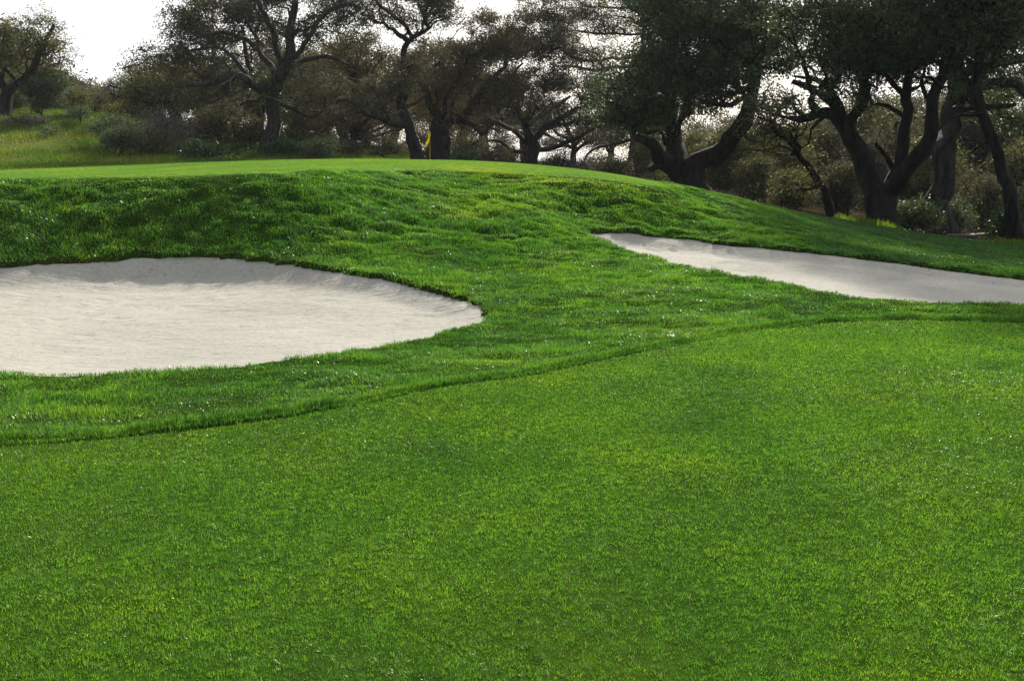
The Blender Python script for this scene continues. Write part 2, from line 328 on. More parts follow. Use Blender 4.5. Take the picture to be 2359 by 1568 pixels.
# front edge of the putting surface
GE = np.array([hit(u, v) for u, v in ((-250, 420), (0, 414), (250, 413), (450, 410), (650, 404), (800, 397), (900, 393), (1000, 392), (1100, 397), (1250, 406), (1400, 418), (1480, 427), (1560, 438))])
print('green front', GE.round(1).tolist())
GE = np.vstack([(-25, GE[0, 1]), GE])
def green_front(x): return np.interp(x, GE[:, 0], GE[:, 1])
def zone_green(x, y):
    e = y - green_front(x); bk = (40 - .012 * (x + 8) ** 2) - y
    return np.minimum(np.minimum(e, bk), GE[-1, 0] - x)
def zone_fair(x, y): return fringe(x) - y
G_G = zone_green(GXX, GYY); G_F = zone_fair(GXX, GYY)
rough_w = sst(0, .3, -G_F) * sst(0, .4, -G_G)
smooth_r = sst(3.5, 7.5, GXX - .02 * GYY) * sst(14.5, 16.5, GYY)           # closely mown slope on the right
tuss = (fbm(GXX * 2.4, GYY * 3.8, 11, 3) - .5) * .10 + (fbm(GXX * 6, GYY * 7, 12, 2) - .5) * .06
steep = sst(12.6, 14.5, GYY)
G_Z = G_T + rough_w * (.012 + tuss * (.45 + .75 * steep) * (1 - .8 * smooth_r)) + (fbm(GXX * .8, GYY * .8, 3, 2) - .5) * .02
G_Z = G_Z + .015 * np.exp(-(np.maximum(G_S, 0) / .22) ** 2) * (G_S < 3) * (G_S > 0)
inside = sst(0, .10, -G_S)
G_Z = G_Z - inside * .55
def gz(x, y):
    x = np.asarray(x, float); y = np.asarray(y, float)
    z = bil(G_Z, x, y, GX0, GY0, GS)
    far = (x < GX0 + .1) | (x > GX1 - .1) | (y < GY0 + .1) | (y > GY1 - .1)
    if np.any(far): z = np.where(far, tps(x, y), z)
    return z
def gs(x, y): return bil(G_S, x, y, GX0, GY0, GS)

# --- ground sheet, fine near the camera and coarser to the horizon
def ext(a0, a1, s, end0, end1):
    mid = list(np.arange(a0, a1 + 1e-6, s)); st = s; v = a1
    while v < end1: st *= 1.22; v += st; mid.append(v)
    st = s; v = a0; pre = []
    while v > end0: st *= 1.22; v -= st; pre.append(v)
    return np.array(pre[::-1] + mid)
xs = ext(-15, 18, .09, -700, 700); ys = ext(2.0, 27, .09, -60, 900)
XX, YY = np.meshgrid(xs, ys); ZZ = gz(XX, YY); SS = gs(XX, YY); SS = np.where((XX < GX0) | (XX > GX1) | (YY > GY1), 9, SS)
zg = zone_green(XX, YY); zf = zone_fair(XX, YY)
col = np.empty(XX.shape + (4,)); col[..., 3] = 1
col[..., :3] = (.022, .048, .010)
def put(mask, c): col[..., :3] = col[..., :3] * (1 - mask[..., None]) + np.array(c) * mask[..., None]
put(sst(-.05, .05, zf), (.030, .062, .009))
put(sst(-.05, .2, zg), (.135, .245, .045))
put(sst(41, 44, YY) * sst(.2, .0, zg), (.055, .085, .022))
put(sst(-9, -13, XX) * sst(48, 54, YY), (.12, .155, .045))
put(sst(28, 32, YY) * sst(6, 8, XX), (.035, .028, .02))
put(sst(52, 60, YY) * sst(-13, -9, XX), (.030, .026, .018))
put(sst(95, 120, YY), (.03, .03, .018))
put(sst(.04, -.02, SS), (.05, .038, .02))
ny, nx = XX.shape
ii = (np.arange(ny - 1)[:, None] * nx + np.arange(nx - 1)[None]).ravel()
quads = np.c_[ii, ii + 1, ii + nx + 1, ii + nx]
g = mesh('ground', np.c_[XX.ravel(), YY.ravel(), ZZ.ravel()], quads, M_GROUND, attrs={'soil': ('FLOAT_COLOR', col.reshape(-1, 4))})
tag(g, kind='structure')

# --- sand
def mid_line(poly):
    bx = np.linspace(poly[:, 0].min(), poly[:, 0].max(), 24); my = []
    for a in bx:
        c = poly[np.abs(poly[:, 0] - a) < .35, 1]; my.append((c.min() + c.max()) / 2)
    return bx, np.array(my)
def sand_sheet(poly, G, label, seed):
    lo = poly.min(0) - .3; hi = poly.max(0) + .3
    x = np.arange(lo[0], hi[0], .05); y = np.arange(lo[1], hi[1], .05); X, Y = np.meshgrid(x, y)
    s = bil(G, X, Y, GX0, GY0, GS)
    up = poly[poly[:, 1] > np.interp(poly[:, 0], *mid_line(poly))]; o = np.argsort(up[:, 0]); bx, by = up[o, 0], up[o, 1] - .75
    z = bil(G_T, X, Y, GX0, GY0, GS) - .035 - .04 * sst(0, .9, -s) - .07 * sst(0, .42, -s) * sst(-.6, .4, Y - np.interp(X, bx, by))
    soft = sst(.25, .9, -s) * 1
    z = z
    z += (fbm(X * 1.3, Y * 1.7, seed, 3) - .5) * .035 * soft
    z += (fbm(X * 5, Y * 11, seed + 4, 3) - .5) * .014
    # scuffs and old footprints, mostly under the back lip
    pr = np.random.default_rng(seed)
    sel = np.argwhere((s < -.25) & (s > -2.4)); back = sel[(Y[sel[:, 0], sel[:, 1]] > poly[:, 1].mean() - .4)]
    for q in range(70):
        a = back if q % 4 else sel; r, c = a[pr.integers(len(a))]
        px, py = X[r, c], Y[r, c]; k = pr.uniform(.05, .10); th = pr.uniform(0, 3.14); ex = pr.uniform(1.3, 2.4)
        r0, r1, c0, c1 = max(r - 9, 0), r + 10, max(c - 9, 0), c + 10
        dx = X[r0:r1, c0:c1] - px; dy = Y[r0:r1, c0:c1] - py; a1 = (dx * math.cos(th) + dy * math.sin(th)) / ex; a2 = -dx * math.sin(th) + dy * math.cos(th)
        d = np.sqrt(a1 * a1 + a2 * a2) / k
        z[r0:r1, c0:c1] += pr.uniform(.005, .015) * (-np.exp(-d * d) + .55 * np.exp(-((d - 1.5) / .5) ** 2))
    keep = s < .13; idx = -np.ones(X.shape, int); idx[keep] = np.arange(keep.sum())
    q = np.stack([idx[:-1, :-1], idx[:-1, 1:], idx[1:, 1:], idx[1:, :-1]], -1).reshape(-1, 4); q = q[(q >= 0).all(1)]
    o = mesh('sand_bunker', np.c_[X[keep], Y[keep], z[keep]], q, M_SAND)
    return tag(o, label, 'bunker', 'white sand bunkers below the green')
sand_sheet(POLY_L, G_L, 'large oval bunker of pale sand under the tall left face of the mound', 21)
sand_sheet(POLY_R, G_R, 'narrow tapering bunker of pale sand, half in tree shade, under the falling right slope', 41)

# ------------------------------------------------------------------ grass
def blades(name, P, h, wd, lean, az, tint, mat, segs, label, cat):
    n = len(P); f = rng.uniform(0, 2 * np.pi, n)
    side = np.c_[np.cos(f), np.sin(f), np.zeros(n)] * (wd / 2)[:, None]
    ld = np.c_[np.cos(az), np.sin(az), np.zeros(n)] * (lean * h)[:, None]
    up = np.zeros((n, 3)); up[:, 2] = h * np.sqrt(np.clip(1 - lean ** 2, .06, 1))
    if segs == 1:
        V = np.stack([P - side, P + side, P + ld + up], 1).reshape(-1, 3); F = np.arange(3 * n).reshape(-1, 3); k = 3
        fs = [F]
    else:
        m = P + ld * .32 + up * .58
        V = np.stack([P - side, P + side, m + side * .85, m - side * .85, P + ld + up], 1).reshape(-1, 3)
        b = np.arange(n)[:, None] * 5
        fs = [b + np.array([[0, 1, 2, 3]]), b + np.array([[3, 2, 4]])]; k = 5
    o = mesh(name, V, fs, mat, smooth=False, attrs={'tint': ('FLOAT', np.repeat(tint, k))})
    return tag(o, label, cat, kind='stuff')

def scatter(x0, x1, y0, y1, dens, dmax, margin=1.2):
    """random points inside the view plus a margin, as many per square metre as dens(distance) asks"""
    n = int((x1 - x0) * (y1 - y0) * dmax); x = rng.uniform(x0, x1, n); y = rng.uniform(y0, y1, n)
    d = np.sqrt(x * x + y * y + 2.5)
    k = (rng.uniform(0, dmax, n) < dens(d)) & (np.abs(x) < .535 * y + margin)
    return x[k], y[k], d[k]

# fairway, closely mown
parts = []
for y0, y1, dm in ((2.2, 3.5, 55000), (3.5, 5, 46000), (5, 7, 31000), (7, 10.5, 21000)):
    dens = lambda d: np.minimum(55000 * (3.1 / d) ** 1.15, 55000)
    hw = .535 * y1 + 2.0
    x, y, d = scatter(-hw, hw, y0, y1, dens, dm, 2.0)
    k = y < fringe(x) + rng.uniform(-.04, .03, len(x))
    parts.append(np.c_[x[k], y[k], d[k]])
q = np.vstack(parts); x, y, d = q.T; n = len(x)
c1 = fbm(x * 38, y * 38, 31, 2); c2 = fbm(x * 4, y * 4, 32, 2)
hh = (.0075 + .0075 * sst(.25, .8, c1) + .003 * c2) * rng.uniform(.6, 1.4, n) * (d / 4) ** .12
az = fbm(x * 9, y * 9, 33, 2) * 22 + rng.normal(0, .7, n)
tint = np.clip(rng.normal(.41, .19, n) + (c1 - .5) * .30 + (fbm(x * 2.2, y * 2.2, 34, 2) - .5) * .3, 0, .95); tint[rng.random(n) < .02] = 1
ln = np.clip(rng.normal(.45, .22, n), .03, .9); fl = rng.random(n) < .36 * sst(.42, .66, fbm(x * .9, y * 1.5, 91, 3)) + .05; ln[fl] = rng.uniform(.93, .995, fl.sum())
blades('fairway_grass', np.c_[x, y, gz(x, y) - .002], hh, .0024 * (d / 3.2) ** .8 * rng.uniform(.7, 1.3, n), ln, az, tint, M_FAIR, 1,
       'closely mown bright green fairway turf filling the foreground', 'grass')
# rough
parts = []
for y0, y1, dm in ((4.2, 7, 13000), (7, 10, 9400), (10, 14, 6700), (14, 18.5, 5200), (18.5, 31, 3400)):
    dens = lambda d: np.minimum(13000 * (6 / d) ** 1.05, 13000)
    hw = .535 * y1 + 2.2
    x, y, d = scatter(-hw, hw, y0, y1, dens, dm, 2.2)
    k = (y > fringe(x) + rng.uniform(-.02, .05, len(x))) & (zone_green(x, y) < rng.uniform(-.3, .15, len(x))) & ((x < 5) | (y < 27.5 + rng.uniform(-.6, .6, len(x)))) & (gs(x, y) > rng.uniform(-.05, .03, len(x)))
    parts.append(np.c_[x[k], y[k], d[k]])
q = np.vstack(parts); x, y, d = q.T; n = len(x)
mown_shade = sst(3.5, 7.5, x - .02 * y) * sst(14.5, 16.5, y)
clump = fbm(x * 2.6, y * 3.4, 51, 3); cl2 = fbm(x * 8, y * 8, 52, 2)
hh = (.024 + .044 * sst(.25, .75, clump) * (.6 + .8 * cl2)) * (.68 + .32 * sst(10, 13.5, y)) * rng.uniform(.65, 1.25, n) * (1 - .45 * mown_shade)
hh *= 1 - .5 * sst(-1.6, -.1, zone_green(x, y))
edge = y - fringe(x); hh = np.where(edge < .25, np.clip(hh, .03, .065), hh)
az = fbm(x * 1.4, y * 1.4, 53) * 14 + rng.normal(0, .9, n)
az = np.where(rng.random(n) < .35, -1.57 + rng.normal(0, .7, n), az)
tint = np.clip(rng.normal(.42, .18, n) + (cl2 - .5) * .5 + (fbm(x * .9, y * .9, 55) - .5) * .5, 0, .92); tint = np.clip(tint - .26 * mown_shade, 0, 1); tint[rng.random(n) < .015] = 1  # tree shade on the short-mown right slope is put into the blade tint
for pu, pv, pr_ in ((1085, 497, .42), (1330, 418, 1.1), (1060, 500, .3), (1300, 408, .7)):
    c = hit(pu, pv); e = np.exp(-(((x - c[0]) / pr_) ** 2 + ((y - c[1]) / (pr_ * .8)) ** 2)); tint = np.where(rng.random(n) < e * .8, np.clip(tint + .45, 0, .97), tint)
ln = np.clip(rng.normal(.55, .2, n), .05, .92); fl = rng.random(n) < .36 * sst(.42, .66, fbm(x * .9, y * 1.5, 91, 3)) + .05; ln[fl] = rng.uniform(.93, .995, fl.sum())
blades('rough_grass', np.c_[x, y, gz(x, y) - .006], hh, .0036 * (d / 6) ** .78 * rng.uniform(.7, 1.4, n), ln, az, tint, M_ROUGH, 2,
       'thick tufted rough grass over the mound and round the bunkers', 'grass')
# the standing edge where the rough meets the fairway cut
xe = rng.uniform(-7.5, 8.5, 50000); ye = fringe(xe) + rng.uniform(0, 1, 50000) ** 1.4 * .13 + (fbm(xe * 2.2, xe * 0, 71, 3) - .5) * .12 + rng.normal(0, .012, 50000); k = np.abs(xe) < .535 * ye + 2.2; xe, ye = xe[k], ye[k]; ne = len(xe)
blades('rough_edge_grass', np.c_[xe, ye, gz(xe, ye) - .004], (.034 + .034 * sst(0, .08, ye - fringe(xe))) * rng.uniform(.7, 1.2, ne) * (.55 + .9 * fbm(xe * 3, ye * 3, 72, 3)) * np.interp(xe, [-3, 0, 3], [1.15, 1.0, .85]), .0045 * (np.hypot(xe, ye) / 6) ** .6 * rng.uniform(.7, 1.3, ne), np.clip(rng.normal(.32, .15, ne), 0, .8), rng.uniform(0, 6.3, ne), np.clip(rng.normal(.40, .24, ne) + (fbm(xe * 5, ye * 5, 73) - .5) * .5, 0, .95), M_ROUGH, 2,
       'upright fringe of rough standing along the edge of the fairway cut', 'grass')
n = 260; xl = rng.uniform(3.5, 12.5, n); yl = rng.uniform(15.5, 29, n); k = (np.abs(xl) < .54 * yl + 1) & (gs(xl, yl) > .1); xl, yl = xl[k], yl[k]; n = len(xl)
a = rng.uniform(0, 6.3, n); zl = gz(xl, yl) + .03; e1 = np.c_[np.cos(a), np.sin(a), rng.uniform(-.4, .4, n)] * .035; e2 = np.c_[-np.sin(a), np.cos(a), rng.uniform(-.4, .4, n)] * .018; C0 = np.c_[xl, yl, zl]
o = mesh('dry_leaves', np.stack([C0 - e1, C0 - e2 - (0, 0, .008), C0 + e1, C0 + e2 + (0, 0, .008)], 1).reshape(-1, 3), np.arange(4 * n).reshape(-1, 4), M_DRY, smooth=False, attrs={'tint': ('FLOAT', np.repeat(rng.random(n), 4))})
tag(o, 'dry brown oak leaves scattered over the shaded right slope', 'leaves', kind='stuff')
# putting green
x, y, d = scatter(-19, 6, 16, 41, lambda d: 700 * (20 / d) ** 1.2, 900)
k = zone_green(x, y) > rng.uniform(-.25, .1, len(x)); x, y, d = x[k], y[k], d[k]; n = len(x)
blades('green_grass', np.c_[x, y, gz(x, y) - .002], .009 + .006 * rng.random(n), .012 * (d / 20), rng.uniform(.1, .8, n), rng.uniform(0, 6.3, n), rng.random(n), M_GREEN, 1,
       'pale smooth turf of the putting green along the crest', 'grass')
# rank grass on the left bank, under the trees and in sunny patches on the right
parts = []
for x0, x1, y0, y1, dn in ((-34, -6, 41, 70, 90), (-10, 5, 52, 62, 25), (8, 26, 27, 36, 160)):
    n = int((x1 - x0) * (y1 - y0) * dn); a = rng.uniform(x0, x1, n); b = rng.uniform(y0, y1, n)
    if x0 > 0:
        sp = np.zeros(n, bool)
        for px, py, r in ((11.3, 31.5, 1.1), (15.7, 30.2, .95)): sp |= (a - px) ** 2 + ((b - py) * 1.2) ** 2 < r * r * rng.uniform(.4, 1.1, n)
        a, b = a[sp], b[sp]
    parts.append(np.c_[a, b])
q = np.vstack(parts); x, y = q.T; n = len(x); cl = fbm(x * .5, y * .5, 61, 3)
k = rng.random(n) < sst(.25, .6, cl) + .35; x, y, cl = x[k], y[k], cl[k]; n = len(x)
tint = np.clip(rng.normal(.35, .15, n) + (fbm(x * .25, y * .25, 62) - .5) * 1.5 * (x < -8), 0, 1)
blades('wild_grass', np.c_[x, y, gz(x, y) - .02], (.10 + .25 * cl) * rng.uniform(.6, 1.3, n), rng.uniform(.02, .05, n), rng.uniform(.1, .8, n), rng.uniform(0, 6.3, n), tint, M_WILD, 2,
       'rank uneven wild grass on the bank behind the green', 'grass')

# ------------------------------------------------------------------ trees and bushes
def crspline(P, step):
    """resample a limb (points with radius) every `step` metres"""
    P = np.asarray(P, float); n = len(P); out = []
    for i in range(n - 1):
        p0 = P[max(i - 1, 0)]; p1 = P[i]; p2 = P[i + 1]; p3 = P[min(i + 2, n - 1)]
        k = max(1, int(np.linalg.norm(p2[:3] - p1[:3]) / step))
        for t in np.arange(k) / k:
            out.append(.5 * (2 * p1 + (p2 - p0) * t + (2 * p0 - 5 * p1 + 4 * p2 - p3) * t * t + (3 * p1 - p0 - 3 * p2 + p3) * t ** 3))
    out.append(P[-1]); return np.array(out)

class Wood:
    def __init__(self, seed):
        self.p = []; self.par = []; self.r = []; self.len = []; self.att = []; self.rng = np.random.default_rng(seed)
    def limb(self, pts, free=0.0, wig=.20):
        """a drawn limb: points (x, y, z, radius); it springs from the nearest wood already there"""
        Q = crspline(pts, .28); m = len(Q)
        k = self.rng.uniform(0, 50); s = np.arange(m) * .3
        amp = wig * np.minimum(1, np.arange(m) / 4)
        for c in range(3): Q[:, c] += (fbm(s * .9 + k, s * 0 + c * 9.7, 3, 3) - .5) * 2 * amp * (1 + Q[:, 3] * 2)
        if self.p:
            A = np.array(self.p); pa = int(((A - Q[0, :3]) ** 2).sum(1).argmin())
        else: pa = -1
        for i in range(m):
            self.len.append((self.len[pa] if pa >= 0 else 0) + .3); self.p.append(Q[i, :3]); self.par.append(pa); self.r.append(max(Q[i, 3], .012))
            self.att.append(i / max(1, m - 1) >= free); pa = len(self.p) - 1
    def grow(self, T, bf=.25, step=.32, sag=.05, wig=.13):
        """reach every leaf cluster T by the cheapest twig from the wood"""
        T = np.asarray(T, float); n = len(T); nh = len(self.p)
        P = np.array(self.p); ok = np.array(self.att); Ln = np.array(self.len)
        best = np.full(n, 1e9); bi = np.zeros(n, int)
        def upd(idx):
            for s0 in range(0, len(idx), 300):
                ids = idx[s0:s0 + 300]
                d = np.sqrt(((T[:, None] - P[ids][None]) ** 2).sum(-1)) + bf * Ln[ids][None]
                k = d.argmin(1); v = d[np.arange(n), k]; u = v < best; best[u] = v[u]; bi[u] = ids[k[u]]
        upd(np.where(ok)[0]); done = np.zeros(n, bool); self.tip = np.zeros(n, int)
        cap = 20000; PP = np.empty((len(P) + cap, 3)); PP[:len(P)] = P; LL = np.empty(len(P) + cap); LL[:len(Ln)] = Ln; cnt = len(P)
        P = PP; Ln = LL
        for _ in range(n):
            c = np.where(done, 1e9, best); i = int(c.argmin()); done[i] = True; a = bi[i]
            v = T[i] - P[a]; L_ = np.linalg.norm(v); k = max(1, int(round(L_ / step))); off = self.rng.normal(0, 1, (2, 3)) * wig * L_; off[:, 2] += sag * L_
            prev = a; new = []
            for j in range(1, k + 1):
                t = j / k; q = P[a] + v * t + off[0] * math.sin(math.pi * t) + off[1] * .5 * math.sin(2 * math.pi * t) + (self.rng.normal(0, .05 * step, 3) if j < k else 0)
                if cnt >= len(P): break
                P[cnt] = q; Ln[cnt] = Ln[prev] + L_ / k; self.par.append(prev); self.r.append(0); prev = cnt; new.append(cnt); cnt += 1
            self.tip[i] = prev
            if new: upd(np.array(new))
        self.p = P[:cnt]; self.len = Ln[:cnt]; par = np.array(self.par); r = np.array(self.r, float)
        acc = np.zeros(cnt); kids = np.zeros(cnt, int); np.add.at(kids, par[par >= 0], 1)
        for i in range(cnt - 1, -1, -1):
            if r[i] <= 0: r[i] = max(.017, acc[i] ** (1 / 2.15))
            if par[i] >= 0 and i >= nh: acc[par[i]] += r[i] ** 2.15
        for i in range(nh, cnt): r[i] = min(r[i], r[par[i]] * .85 + .002)
        self.r = r; self.par = par

def tubes(W, thick=.05):
    """wood as one surface: thick limbs as unbroken bark tubes, twigs as slim prisms"""
    P = np.asarray(W.p); par = np.asarray(W.par); r = np.asarray(W.r); n = len(P); Vs = []; Fs = []; base = 0
    big = r >= thick
    kids = [[] for _ in range(n)]
    for i in range(n):
        if par[i] >= 0: kids[par[i]].append(i)
    ns = 12; ang = np.arange(ns) * 2 * np.pi / ns
    starts = [i for i in range(n) if big[i] and (par[i] < 0 or not big[par[i]])]; used = set(); stack = list(starts)
    while stack:
        i = stack.pop(); ch = [i]
        if par[i] >= 0: ch = [par[i], i]
        while True:
            k = [c for c in kids[ch[-1]] if big[c]]
            if not k: break
            nx_ = min(k, key=lambda c: (c != ch[-1] + 1, -r[c])); stack += [c for c in k if c != nx_]; ch.append(nx_)
        if len(ch) < 2: continue
        C = P[ch]; rr = r[ch].copy()
        if par[i] >= 0: rr[0] = min(rr[0], rr[1] * 1.25)
        T = np.gradient(C, axis=0); T /= np.linalg.norm(T, axis=1)[:, None] + 1e-9
        nrm = np.cross(T[0], (.31, .95, .05)); nrm /= np.linalg.norm(nrm); rings = []
        lob = W.rng.uniform(0, 6.28)
        for j in range(len(ch)):
            nrm = nrm - T[j] * (nrm @ T[j]); nrm /= np.linalg.norm(nrm) + 1e-9; b = np.cross(T[j], nrm)
            f = rr[j] * W.rng.uniform(.95, 1.06) * (1 + .12 * np.sin(3 * ang + lob + .15 * j) + .08 * np.sin(5 * ang - .3 * j) + W.rng.normal(0, .035, ns))
            rings.append(C[j] + np.outer(np.cos(ang) * f, nrm) + np.outer(np.sin(ang) * f, b))
        Vs.append(np.concatenate(rings)); m = len(ch)
        a = base + (np.arange(m - 1)[:, None] * ns + np.arange(ns)[None]); b2 = base + (np.arange(m - 1)[:, None] * ns + (np.arange(ns)[None] + 1) % ns)
        Fs.append(np.stack([a, b2, b2 + ns, a + ns], -1).reshape(-1, 4)); base += m * ns
    idx = np.where((par >= 0) & ~big)[0]
    if len(idx):
        A = P[par[idx]]; B = P[idx]; T = B - A; T /= np.linalg.norm(T, axis=1)[:, None] + 1e-9
        u = np.cross(T, (.9, .35, .2)); u /= np.linalg.norm(u, axis=1)[:, None] + 1e-9; w_ = np.cross(T, u); ra = np.minimum(r[par[idx]], r[idx] * 1.3); rb = r[idx]
        V = []
        for C_, q in ((A, ra), (B, rb)):
            for t in (0, 2.094, 4.189): V.append(C_ + (u * math.cos(t) + w_ * math.sin(t)) * q[:, None])
        V = np.stack(V, 1).reshape(-1, 3); b = base + np.arange(len(idx))[:, None] * 6
        for k in ((0, 1, 4, 3), (1, 2, 5, 4), (2, 0, 3, 5)): Fs.append(b + np.array([k]))
        Vs.append(V)
    return np.concatenate(Vs), np.concatenate(Fs)

def leaves(W, T, per, size, spread, flat_=.7):
    """leaf-sized faces round every twig end"""
    r_ = W.rng; n = len(T) * per
    C = np.repeat(T, per, 0) + r_.normal(0, 1, (n, 3)) * (spread * np.array((1, 1, flat_)))
    d = r_.normal(0, 1, (n, 3)); d /= np.linalg.norm(d, axis=1)[:, None]; e = np.cross(d, r_.normal(0, 1, (n, 3))); e /= np.linalg.norm(e, axis=1)[:, None] + 1e-9
    s = size * r_.uniform(.6, 1.35, n)[:, None]
    V = np.stack([C - d * s, C - e * s * .5, C + d * s, C + e * s * .5], 1).reshape(-1, 3)
    tint = np.clip(np.repeat(r_.uniform(.15, .75, len(T)), per) + r_.normal(0, .16, n), 0, .97); tint[r_.random(n) < .02] = 1
    return V, np.arange(n * 4).reshape(-1, 4), np.repeat(tint, 4)

def clusters(r_, ells, clump=7, sig=.45, hole=0):
    """twig ends in loose clumps through the crown's volume, more of them towards its outside"""
    T = []; hs = r_.uniform(0, 90)
    for c, rad, n in ells:
        m = max(3, n // clump); u = r_.normal(0, 1, (m, 3)); u /= np.linalg.norm(u, axis=1)[:, None]
        q = np.array(c) + u * np.array(rad) * (r_.uniform(.25, 1, m) ** .55)[:, None]
        if hole: q = q[fbm(q[:, 0] * .5 + hs, q[:, 2] * .55 + q[:, 1] * .12 + hs, 5, 2) > hole]; m = len(q)
        q = np.repeat(q, clump, 0) + r_.normal(0, sig, (m * clump, 3)) * np.array((1.25, 1.25, .62)); T.append(q)
    return np.concatenate(T)

def plant(name, label, cat, base, limbs, crowns, leafmat, barkmat=None, seed=1, per=30, size=.062, spread=.19, bf=.25, free=.5, group=None, wig=.13, clump=15, sig=.42, parts=('trunk', 'crown'), sag=.05, ivy=None, hole=.24, dead=()):
    """base: (u, v, Y) foot of the plant in the photograph; limbs: lists of (u, v, depth offset, width in photograph pixels);
    crowns: (u, v, half width, half height, twig ends, depth offset). Everything becomes metres at the plant's own distance."""
    u0, v0, Y0 = base; B = ray(u0, v0, Y0); B[2] = float(gz(B[0], B[1])) if abs(B[2] - float(gz(B[0], B[1]))) < 3 else B[2]
    k = Y0 / FPX; W = Wood(seed)
    for q, L_ in enumerate(limbs):
        pts = []
        for (u, v, dy, wd) in L_:
            p = ray(u, v, Y0 + dy); pts.append((*(p - B), wd * k * .5))
        if q == 0:                                        # the trunk runs on down into the ground with a flare
            x0, y0, z0, r0 = pts[0]; pts = [(x0, y0, min(z0, 0) - .25, r0 * 1.22), (x0, y0, min(z0, 0) + .12, r0 * 1.12)] + [(a, b, c, d) for a, b, c, d in pts if c > .4]
        W.limb(pts, free if q == 0 else .12)
    ells = []
    for (u, v, ru, rv, n, dy) in crowns:
        c = ray(u, v, Y0 + dy) - B; ells.append((c, (ru * k, max(min(ru, 260) * k * .8, .5), rv * k), n))
    T = clusters(W.rng, ells, clump, sig, hole); T = T[T[:, 2] > .15]
    if not limbs: W.limb([(0, 0, -.1, .05), (0, 0, .25, .045)], 0)
    W.grow(T, bf=bf, wig=wig, sag=sag)
    root = empty(name, tuple(B)); tag(root, label, cat, group)
    V, F = tubes(W); mesh(parts[0], V, F, barkmat or M_BARK, root)
    V, F, t = leaves(W, T, per, size, spread); mesh(parts[1], V, F, leafmat, root, smooth=False, attrs={'tint': ('FLOAT', t)})
    if dead:                                              # bare pale dead twigs hanging in front
        for q, L_ in enumerate(dead):
            D = Wood(seed + 7 + q); D.limb([(*(ray(u, v, Y0 + dy) - B), wd * k * .5) for (u, v, dy, wd) in L_], wig=.22)
            V, F = tubes(D, thick=.012); mesh('dead_branch', V, F, M_TWIG, root)
    if ivy:
        A = np.array([p for p, r in zip(W.p[:600], W.r[:600]) if r > .2 and ivy[0] < p[2] < ivy[1]]); T = A[W.rng.integers(0, len(A), ivy[2])] + W.rng.normal(0, .33, (ivy[2], 3))
        V, F, t = leaves(W, T, 16, .07, .16); mesh('ivy', V, F, M_IVY, root, smooth=False, attrs={'tint': ('FLOAT', t)})
    return root

def copy_tree(o, loc, rz, sc, label, group=None):
    c = o.copy(); COL.objects.link(c); c.location = loc; c.rotation_euler = (0, 0, rz); c.scale = (sc, sc, sc); c['label'] = label
    if group: c['group'] = group
    for ch in o.children:
        d = ch.copy(); COL.objects.link(d); d.parent = c
    return c

def oak(*a, **k): return plant('oak_tree', *a, **k)

